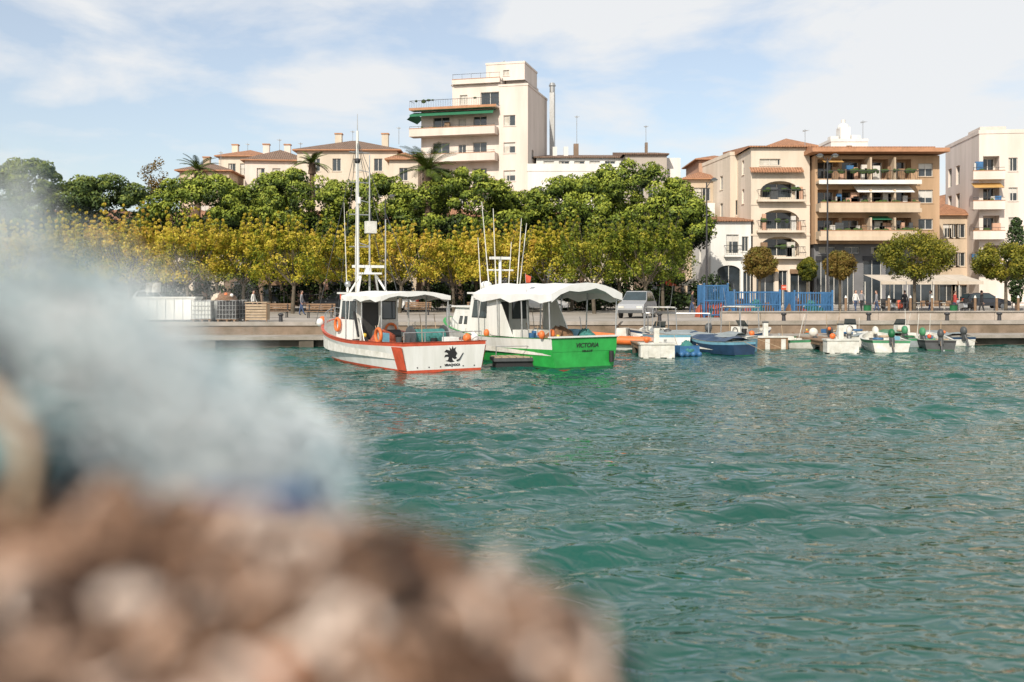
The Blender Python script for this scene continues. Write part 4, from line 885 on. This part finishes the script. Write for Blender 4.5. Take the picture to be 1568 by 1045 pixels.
# ---------------------------------------------------------------- quay objects
def gq(px,d): return (X(px,d),d,GZ)
o=O('storage_tank',gq(252,58),.02)
W=3.5; o.box('body',WHITE,-W/2,W/2,0,1.5,.12,1.35,tap=.02); o.box('rim',WHITE2,-W/2-.05,W/2+.05,-.05,1.55,1.353,1.45); o.box('skids',DGREY,-W/2+.2,-W/2+.5,.05,1.45,0,.117); o.box('skids',DGREY,W/2-.5,W/2-.2,.05,1.45,0,.117)
for i in range(7): o.box('ribs',WHITE,-W/2+.25+i*.5,-W/2+.31+i*.5,-.045,.02,.15,1.3)
o.finish()
def ibc(px,d,tank):
    o=O('bulk_container',gq(px,d),.05); 
    o.box('tank',tank,-.52,.52,.05,1.0,.2,1.2,tap=.03); o.cyl('cap',BLACK,(0,.5,1.2),(0,.5,1.28),.14,.14,10)
    for i in range(7):
        x=-.56+i*.187
        for y in(0,1.05): o.cyl('cage',STEEL,(x,y,.15),(x,y,1.25),.014,.014,4,False)
    for z in(.2,.45,.7,.95,1.25):
        for y in(0,1.05): o.cyl('cage',STEEL,(-.56,y,z),(.56,y,z),.014,.014,4,False)
        for x in(-.56,.56): o.cyl('cage',STEEL,(x,0,z),(x,1.05,z),.014,.014,4,False)
    for x in(-.5,0,.42): o.box('pallet',WOOD,x,x+.1,0,1.05,0,.12)
    o.box('pallet',WOOD,-.58,.58,0,1.05,.123,.16)
    o.finish()
TRP=M('translucent_plastic',(.6,.62,.6),.4,.2,2)
ibc(308,57.5,TRP); ibc(327,59,TRP); ibc(346,57.5,BLACK); ibc(362,58.8,BLACK)
o=O('fishing_net_heap',(X(345,57.8),58,GZ+1.25),0); netheap(o,'nets',NETB,(0,0,.0),.6,.45,5); netheap(o,'more_nets',M('net_pale',(.55,.48,.38),.9,.4,9,.5),(-.5,.1,0),.4,.4,6); o.ball('floats',ORANGE,(.1,-.4,.35),.1); o.ball('floats',WHITE,(.4,-.3,.3),.1); o.finish()
o=O('pallet_crate',gq(392,58),.03)
for i in range(6): o.box('slats',WOODL,-.6,.6,-.02,.02,.1+i*.16,.22+i*.16); o.box('slats_back',WOODL,-.6,.6,.9,.94,.1+i*.16,.22+i*.16)
for x in(-.62,.58): o.box('corner_posts',WOOD,x,x+.06,0.0,.08,0,1.1); o.box('side_panel',WOODL,x,x+.04,.09,.88,.1,1.0)
o.box('lid',WOODL,-.65,.65,-.05,.97,1.103,1.15); o.finish()
def bench(px,d,rz=0):
    o=O('park_bench',gq(px,d),rz)
    for i in range(4): o.box('seat',WOOD,-.95,.95,-.3+i*.13,-.19+i*.13,.42,.46)
    for i in range(3): o.box('backrest',WOOD,-.95,.95,.24+i*.03,.27+i*.03,.55+i*.14,.66+i*.14)
    for x in(-.75,.75): o.box('legs',IRON,x-.03,x+.03,-.28,-.22,0,.417); o.box('legs',IRON,x-.03,x+.03,.2,.25,0,.9); o.box('legs',IRON,x-.03,x+.03,-.22,.2,.36,.41)
    o.finish()
for px,d in((422,66),(490,65),(560,71),(640,72),(735,72)): bench(px,d)
def lamp(px,d,topy,double=True):
    H=Z(topy,d)-GZ; o=O('street_lamp',gq(px,d),0)
    o.cyl('base',IRON,(0,0,0),(0,0,.6),.16,.12,10); o.cyl('pole',IRON,(0,0,.6),(0,0,H-.2),.085,.05,8)
    for sg in((-1,1) if double else (1,)):
        o.path('arm',IRON,[(0,0,H-.6),(sg*.3,0,H-.1),(sg*.55,0,H)],.03,6)
        o.cyl('lamp_head',DGREY,(sg*.55,0,H-.02),(sg*.55,0,H+.14),.3,.1,12); o.ball('lamp_glass',WHITE2,(sg*.55,0,H-.03),(.22,.22,.12),10,6)
    o.finish()
lamp(1267,72,238); lamp(1082,74,275,False); lamp(590,83,300,False)
def bluefence(pa,pb,d,topy):
    x0,x1=X(pa,d),X(pb,d); h=Z(topy,d)-GZ; o=O('blue_fence',(x0,d,GZ),.0); W=x1-x0; n=int(W/.16)
    for yy in(0,2.2):
        for i in range(n+1): o.box('bars',BLUE,i*W/n-.022,i*W/n+.022,yy,yy+.04,.1,h)
        for z in(.15,h*.5,h-.1): o.box('rails',BLUE,-.03,W+.03,yy-.03,yy-.003,z,z+.07)
    for i in range(14):
        for xx in(0,W): o.box('side_bars',BLUE,xx-.02,xx+.02,.1+i*.15,.14+i*.15,.1,h)
    for xx in np.linspace(0,W,max(2,int(W/1.9)+1)): o.box('posts',BLUE,xx-.06,xx+.06,-.08,.0-.035,0,h+.12)
    for k in range(4): netheap(o,'stored_nets',random.choice([NETB,NETT,NETR]),(W*(.15+.22*k),1.1,0),.6,random.uniform(.6,1.3),k)
    o.finish()
bluefence(1078,1114,66,436); bluefence(1124,1194,63,446); bluefence(1216,1274,63,447)
def car(px,d,rz,paint,name='parked_car',suv=True,gz=None):
    h=.25 if suv else 0
    o=O(name,(X(px,d),d,gz if gz is not None else GZ),R(rz))
    prof=[(-2.1,.35),(-2.15,.75),(-2.0,.98+h*.3),(-1.75,1.0+h*.3),(-1.45,1.42+h),(-.9,1.52+h),(.2,1.5+h),(.95,1.05+h*.3),(1.85,.85+h*.3),(2.12,.65),(2.1,.35)]
    W=.86; vs=[]
    for (yy) in(-W,W):
        for x,z in prof:
            t=max(0,(z-.98)/.6); vs.append((x,yy*(1-.17*t),z))
    n=len(prof); o.add('body',paint,vs,[(i,(i+1)%n,n+(i+1)%n,n+i) for i in range(n)]+[tuple(range(n)),tuple(range(n,2*n))[::-1]])
    for sg in(-1,1):
        def P(x,z): t=max(0,(z-.98)/.6); return (x,sg*(W*(1-.17*t)+.008),z)
        zb=1.03+h*.3; zt=1.4+h
        o.add('side_windows',GLASSB,[P(-1.55,zb),P(-.55,zb),P(-.55,zt),P(-1.25,zt)],[(0,1,2,3)]); o.add('side_windows',GLASSB,[P(-.47,zb),P(.75,zb),P(.2,zt),P(-.47,zt)],[(0,1,2,3)])
        for x in(-1.35,1.35): o.cyl('wheels',BLACK,(x,sg*(W-.16),.33),(x,sg*(W+.03),.33),.33,.33,16); o.cyl('hubcaps',STEEL,(x,sg*(W+.031),.33),(x,sg*(W+.04),.33),.2,.2,12)
        o.box('headlamps',WHITE2,2.0,2.13,sg*.6-.18,sg*.6+.18,.66,.8); o.box('tail_lamps',RED,-2.17,-2.05,sg*.65-.12,sg*.65+.12,.75,1.0)
    o.add('windscreen',GLASSB,[(.28,-.66,1.46+h),(.28,.66,1.46+h),(.93,.78,1.09+h*.35),(.93,-.78,1.09+h*.35)],[(0,3,2,1)])
    o.add('rear_window',GLASSB,[(-1.49,-.66,1.4+h),(-1.49,.66,1.4+h),(-1.76,.76,1.05+h*.35),(-1.76,-.76,1.05+h*.35)],[(0,1,2,3)])
    o.box('bumper',DGREY,2.08,2.17,-.8,.8,.35,.55); o.box('bumper',DGREY,-2.2,-2.12,-.8,.8,.35,.55)
    return o.finish()
SILV=M('silver_car_paint',(.42,.43,.44),.3,.05,1,metal=.3); WCAR=M('white_car_paint',(.7,.7,.7),.25,.05); DCAR=M('dark_car_paint',(.03,.035,.045),.25,.1)
car(976,66,250,SILV)
for px,d,m in((150,82,WCAR),(240,82,SILV),(520,82,DCAR),(600,82,WCAR),(830,82,SILV),(1010,90,DCAR),(1100,90,DCAR),(1505,90,DCAR)): car(px,d,random.choice([0,180]),m,suv=random.random()<.4,gz=GZ+.01)
def scooter(px,d,rz,col):
    o=O('motor_scooter',gq(px,d),R(rz))
    for x in(-.6,.6): o.torus('wheels',BLACK,(x,0,.24),.19,.06,'y'); o.cyl('hubs',STEEL,(x,-.04,.24),(x,.04,.24),.1,.1,8)
    o.prism('body',col,[(-.85,.42),(-.2,.3),(.3,.28),(.42,.95),(.36,.97),(.2,.4),(-.1,.42),(-.15,.72),(-.8,.78)],'y',-.16,.16)
    o.box('seat',BLACK,-.8,-.12,-.14,.14,.783,.86); o.cyl('handlebars',BLACK,(.36,-.3,1.02),(.36,.3,1.02),.02,.02,6); o.cyl('fork',STEEL,(.42,0,.95),(.6,0,.24),.03,.03,6); o.box('top_case',BLACK,-1.05,-.78,-.18,.18,.8,1.1)
    o.finish()
for k,px in enumerate((1352,1366,1379,1392,1470,1482)): scooter(px,80,70+k*6,[BLACK,WCAR,RED,DCAR,SILV,BLACK][k])
o=O('restaurant_terrace',gq(1335,84),0)
W=X(1490,84)-X(1335,84); BAWN=M('beige_terrace_awning',(.55,.48,.40),.9,.2,1)
for i in range(4):
    a=i*W/4; o.add('awning',BAWN,[(a,-2,2.5),(a+W/4-.06,-2,2.5),(a+W/4-.06,2,3.1),(a,2,3.1),(a,-2,2.25),(a+W/4-.06,-2,2.25)],[(0,1,2,3),(4,5,1,0)])
    for y in(-1.9,1.9): o.cyl('posts',WHITE2,(a+.1,y,0),(a+.1,y,2.5),.04,.04,6)
    for k in range(2):
        tx=a+.6+k*1.0; o.cyl('tables',WHITE2,(tx,-.5,0),(tx,-.5,.72),.03,.03,6); o.cyl('tables',WHITE2,(tx,-.5,.72),(tx,-.5,.75),.35,.35,12)
        for sg in(-1,1): o.box('chairs',WOOD,tx-.2,tx+.2,-.5+sg*.6-.2,-.5+sg*.6+.2,.42,.46); o.box('chairs',WOOD,tx-.2,tx+.2,-.5+sg*.8-.02,-.5+sg*.8+.02,.463,.9)
o.finish()
def parasol(px,d,col):
    o=O('parasol',gq(px,d),0); o.cyl('pole',WHITE2,(0,0,0),(0,0,2.5),.03,.03,6); o.cyl('base',CONC,(0,0,0),(0,0,.08),.3,.3,12)
    o.cyl('cloth',col,(0,0,2.15),(0,0,2.75),1.3,.05,8,False); o.finish()
parasol(1058,88,BAWN); parasol(1025,89,RED)
def sign(px,d,h,w,hh,col):
    o=O('information_sign',gq(px,d),0); o.cyl('post',STEEL,(0,0,0),(0,0,h),.03,.03,6); o.box('panel',col,-w/2,w/2,-.06,-.03,h-hh,h); o.box('panel_band',WHITE2,-w/2+.05,w/2-.05,-.066,-.062,h-hh*.5,h-hh*.35); o.finish()
sign(1200,80,2.2,.4,.4,RED); sign(148,80,2.3,1.4,1.0,LBLUE); sign(235,80,2.4,1.2,.8,WHITE); sign(525,58,1.6,.3,.3,RED)
for px in(430,515,700,1010,1200,1330,1450,1530):
    d=qy(X(px,56))+2.7; o=O('mooring_bollard',(X(px,d),d,GZ+.03),0); o.cyl('post',IRON,(0,0,0),(0,0,.35),.12,.1,10); o.ball('head',IRON,(0,0,.4),(.17,.17,.1)); o.finish()
for k in range(9):
    px=1295+k*33; d=62; o=O('litter_bin' if k%4==1 else 'wooden_post',gq(px,d),0)
    if k%4==1: o.cyl('drum',GREEND,(0,0,.1),(0,0,.9),.2,.24,12); o.cyl('rim',IRON,(0,0,.9),(0,0,.96),.26,.26,12); o.cyl('foot',IRON,(0,0,0),(0,0,.1),.1,.1,8)
    else: o.cyl('shaft',WOOD,(0,0,0),(0,0,1.35),.09,.08,8); o.cyl('tip',WHITE2,(0,0,1.35),(0,0,1.5),.085,.03,8)
    o.finish()
# ---------------------------------------------------------------- people
def person(px,d,rz,shirt,trou,hair,stride=.18):
    V=[(0,0,.95),(0,0,1.12),(0,0,1.32),(0,0,1.48),(0,.01,1.56),
       (.09,0,.9),(.10,stride*.6,.5),(.10,stride,.08),(.10,stride-.14,.03),
       (-.09,0,.9),(-.10,-stride*.3,.5),(-.10,-stride*1.1,.1),(-.10,-stride*1.1-.14,.03),
       (.17,0,1.42),(.22,stride*-.3,1.16),(.23,-stride*.9,.93),(.23,-stride*1.1,.83),
       (-.17,0,1.42),(-.22,stride*.3,1.16),(-.23,stride*.2,.93),(-.23,-.05,.83)]
    E=[(0,1),(1,2),(2,3),(3,4),(0,5),(5,6),(6,7),(7,8),(0,9),(9,10),(10,11),(11,12),(3,13),(13,14),(14,15),(15,16),(3,17),(17,18),(18,19),(19,20)]
    Rr=[(.15,.11),(.13,.1),(.16,.11),(.1,.08),(.055,.055),(.09,.09),(.065,.065),(.045,.045),(.04,.03),(.09,.09),(.065,.065),(.045,.045),(.04,.03),(.06,.06),(.045,.045),(.032,.032),(.035,.02),(.06,.06),(.045,.045),(.032,.032),(.035,.02)]
    me=bpy.data.meshes.new('tmp'); me.from_pydata(V,E,[]); ob=bpy.data.objects.new('tmp',me); scene.collection.objects.link(ob)
    ob.modifiers.new('s','SKIN'); me.skin_vertices[0].data[0].use_root=True
    for i,r_ in enumerate(Rr): me.skin_vertices[0].data[i].radius=r_
    ss=ob.modifiers.new('ss','SUBSURF'); ss.levels=2; ss.render_levels=2
    bpy.context.view_layer.update(); dg=bpy.context.evaluated_depsgraph_get(); m2=bpy.data.meshes.new_from_object(ob.evaluated_get(dg))
    bpy.data.objects.remove(ob); 
    o=O('person',gq(px,d),R(rz))
    vs=[tuple(v.co) for v in m2.vertices]
    groups={'trousers':(trou,[]),'jacket':(shirt,[]),'skin':(SKIN,[]),'shoes':(BLACK,[])}
    for p in m2.polygons:
        c=p.center; k='trousers' if c.z<.98 else 'jacket'
        if abs(c.x)>.17 and c.z<.9 : k='skin'
        elif abs(c.x)>.165: k='jacket'
        if c.z<.09: k='shoes'
        if c.z>1.5: k='skin'
        groups[k][1].append(tuple(p.vertices))
    for k,(m,fs) in groups.items():
        if fs: o.add(k,m,vs,fs,True)
    o.ball('head',SKIN,(0,-.01,1.66),(.078,.095,.115),12,10); o.ball('hair',hair,(0,.018,1.685),(.086,.095,.108),12,10)
    o.ball('nose',SKIN,(0,-.105,1.65),(.014,.02,.02),6,4)
    for sg in(1,-1): o.ball('ears',SKIN,(sg*.08,0,1.65),(.012,.02,.03),6,4); o.ball('eyes',BLACK,(sg*.03,-.095,1.67),.009,6,4)
    o.box('mouth',RED,-.02,.02,-.103,-.098,1.605,1.611)
    for hx,hy in((.23,-stride*1.1),(-.23,-.05)):
        sg=1 if hx>0 else -1
        for q in range(4): o.cyl('fingers',SKIN,(hx,hy-.03+.02*q,.82),(hx-sg*.008,hy-.035+.022*q,.745+.006*abs(q-1.5)),.009,.007,5)
        o.cyl('thumbs',SKIN,(hx,hy-.03,.84),(hx-sg*.01,hy-.065,.785),.011,.008,5)
    o.finish()
JN=M('denim',(.05,.08,.16),.9,.2,6); BLK=M('dark_cloth',(.03,.03,.035),.9,.2,6); WSH=M('white_cloth',(.7,.7,.68),.9,.1,6); GSH=M('grey_cloth',(.25,.25,.27),.9,.1,6); RSH=M('red_cloth',(.4,.06,.05),.9,.1,6); HB=M('dark_hair',(.03,.02,.015),.8,.2,9)
for a in((1310,80,20,WSH,JN),(1319,80.4,15,GSH,BLK),(1247,82,160,BLK,JN),(1462,70,90,RSH,JN),(545,70,100,BLK,JN),(388,74,80,WSH,BLK),(336,72,120,RSH,JN),(1385,78,200,BLK,BLK),(1425,74,270,WSH,JN),(1060,74,90,BLK,JN),(1205,76,80,WSH,BLK),(1342,74,260,GSH,JN),(462,72,95,GSH,JN),(1503,74,90,BLK,BLK)): person(*a,HB)
# ---------------------------------------------------------------- near quay + nets
o=O('near_quay'); 
o.box('deck',CONC,-12,12,-14,1.75,1.75,1.9); o.box('wall',CONCD,-12,12,-14,1.6,-1.5,1.747); o.finish()
from mathutils import noise as mn
def ropes(n,zf,xr,yr,rad,coil,seed,lift=0.,long=False):
    rg=np.random.default_rng(seed); V=[];F=[];VAR=[];off=0
    for i in range(n):
        x=rg.uniform(*xr); y=rg.uniform(*yr); z=zf(x,y)+rg.uniform(-.003,.012)+lift*rg.random()
        N=14; t=np.linspace(0,rg.uniform(2.5,6.2),N); cr_=rg.uniform(*coil); a=rg.normal(size=3); a[2]*=.7; a/=np.linalg.norm(a); b_=np.cross(a,rg.normal(size=3)); b_/=np.linalg.norm(b_)
        P=np.array([x,y,z])+cr_*(np.cos(t)[:,None]*a*rg.uniform(.6,2.2 if long else 1.2)+np.sin(t)[:,None]*b_)+rg.normal(size=(N,3))*cr_*.06
        r=rg.uniform(*rad); m=5; th=np.arange(m)*2*np.pi/m
        T=np.gradient(P,axis=0); T/=np.linalg.norm(T,axis=1)[:,None]; u=np.cross(T,[.31,.2,.93]); u/=np.linalg.norm(u,axis=1)[:,None]; v=np.cross(T,u)
        ring=P[:,None,:]+r*(np.cos(th)[None,:,None]*u[:,None,:]+np.sin(th)[None,:,None]*v[:,None,:])
        idx=np.arange(N*m).reshape(N,m); q=np.stack([idx[:-1],np.roll(idx[:-1],-1,1),np.roll(idx[1:],-1,1),idx[1:]],-1).reshape(-1,4)
        hank=.5+1.1*mn.noise(Vector((x*44,y*44,z*44+seed)))+rg.normal()*.12
        V.append(ring.reshape(-1,3)); F.append(q+off); off+=N*m; VAR+= [min(1,max(0,hank))]*(N*m)
    return np.vstack(V),np.vstack(F),np.array(VAR)
def nettree(name,parent,VFV,mat):
    V,F,VAR=VFV
    me=bpy.data.meshes.new(name); V=V.astype(np.float32);F=F.astype(np.int32)
    me.vertices.add(len(V)); me.vertices.foreach_set('co',V.ravel()); me.loops.add(F.size); me.loops.foreach_set('vertex_index',F.ravel())
    me.polygons.add(len(F)); me.polygons.foreach_set('loop_start',np.arange(0,F.size,4,dtype=np.int32)); me.polygons.foreach_set('loop_total',np.full(len(F),4,dtype=np.int32)); me.update(calc_edges=True)
    at=me.attributes.new('var','FLOAT','POINT'); at.data.foreach_set('value',VAR.astype(np.float32)); me.materials.append(mat)
    ob=bpy.data.objects.new(name,me); scene.collection.objects.link(ob); ob.parent=parent
def interp(x,P): return np.interp(x,[p[0] for p in P],[p[1] for p in P])
# brown net pile: ridge about half a metre ahead of the eye, falling away to both sides
P1=[(-1.5,1.9),(-.8,2.92),(-.45,3.14),(-.30,3.16),(-.12,3.162),(-.09,3.155),(-.06,3.149),(-.011,3.134),(.014,3.124),(.034,3.102),(.047,3.06),(.088,2.95),(.25,2.6),(.85,1.9)]
def z1f(x,y): 
    nz=mn.noise(Vector((x*9,y*9,0)))*.014+mn.noise(Vector((x*28,y*28,3)))*.018
    return max(1.88,float(interp(x,P1))-1.25*max(0,abs(y-.50)-.03)+nz)
def mound(name,parent,zf,xr,yr,n,mat):
    gx_,gy_=np.meshgrid(np.linspace(*xr,n),np.linspace(*yr,n)); gz_=np.array([[zf(float(a),float(b_)) for a,b_ in zip(r1,r2)] for r1,r2 in zip(gx_,gy_)])
    ob=gridmesh(name,gx_,gy_,gz_,mat); ob.parent=parent
NB=leafmat('brown_net_strands',[(.02,.012,.010),(.055,.030,.020),(.16,.09,.055),(.30,.18,.115),(.48,.34,.26),(.62,.52,.45)],0)
NW=leafmat('pale_blue_net_strands',[(.34,.50,.54),(.60,.71,.74),(.78,.83,.84),(.84,.85,.85)],0)
ND=leafmat('dark_blue_net_strands',[(.008,.025,.045),(.015,.06,.10),(.06,.18,.22),(.25,.38,.40)],0)
e=bpy.data.objects.new('brown_fishing_net_pile',None); scene.collection.objects.link(e)
mound('net_mound',e,z1f,(-1.5,.9),(-.6,1.6),170,M('brown_net_body',(.09,.052,.036),.95,.6,30,.5))
nettree('net_coils',e,ropes(1500,z1f,(-.42,.052),(.36,.58),(.002,.0055),(.008,.022),1,.006),NB)
rr=random.Random(4); TANF=M('cork_float',(.46,.29,.20),.8,.3,30); RUST=M('rust_float',(.42,.15,.06),.7,.3,30); PALEF=M('pale_float',(.70,.60,.53),.7,.3,30); DKF=M('dark_float',(.025,.016,.013),.9,.3,30)
fo=O('net_floats')
for i in range(170):
    x=rr.uniform(-.38,.038); y=rr.uniform(.38,.56); z=z1f(x,y)+.008; m=rr.choice([TANF,PALEF,RUST,DKF,DKF,DKF,PALEF]); q=rr.uniform(.006,.014); fo.ball('floats',m,(x,y,z),(q*rr.uniform(.8,1.6),q,q*.9),8,6)
fe=fo.finish(); fe.parent=e
# pale-blue net bundle standing behind the brown pile
P2=[(-1.6,2.0),(-.9,3.05),(-.5,3.23),(-.33,3.28),(-.295,3.278),(-.26,3.25),(-.238,3.235),(-.19,3.212),(-.156,3.194),(-.13,3.175),(-.112,3.14),(-.098,3.05),(-.02,2.7),(.2,1.9)]
def z2f(x,y):
    nz=mn.noise(Vector((x*12,y*12,7)))*.012+mn.noise(Vector((x*35,y*35,3)))*.007
    return max(1.88,float(interp(x,P2))-1.9*max(0,abs(y-.68)-.05)+nz)
e2=bpy.data.objects.new('pale_blue_fishing_net',None); scene.collection.objects.link(e2)
bm=M('pale_net_body',(.80,.84,.85),.9,.18,14,.4)
mound('net_bundle',e2,lambda x,y:z2f(x,y)-.008,(-1.6,.2),(.1,1.5),170,bm)
nettree('net_mesh',e2,ropes(300,z2f,(-.30,-.12),(.58,.74),(.001,.0028),(.01,.022),2,.004,True),NW)
lo=lambda x,y: float(np.interp(x,[-.30,-.22,-.16,-.12],[3.315,3.255,3.205,3.185]))
nettree('loose_mesh',e2,ropes(190,lo,(-.31,-.15),(.48,.62),(.0004,.0008),(.012,.034),5,.020,True),NW)
dk=lambda x,y: 3.14+.13*abs(math.sin(x*613.7+y*377.1))
nettree('dark_mesh',e2,ropes(330,dk,(-.35,-.255),(.55,.61),(.002,.0045),(.01,.028),3,.0,True),ND)
ro=O('head_rope')
pts=[(-.225+i*.0105,.555+.004*math.sin(i),3.180+.0003*i+.002*math.sin(i*1.3)) for i in range(12)]
ro.path('blue_rope',M('blue_rope',(.02,.09,.26),.9,.2,40),pts,.0055,8)
pts=[(-.285+.012*math.sin(i*.5)+.004*i,.53,3.25-.009*i) for i in range(10)]
ro.path('tan_rope',M('tan_rope',(.5,.36,.24),.9,.2,40),pts,.005,8)
re_=ro.finish(); re_.parent=e2
print('done')
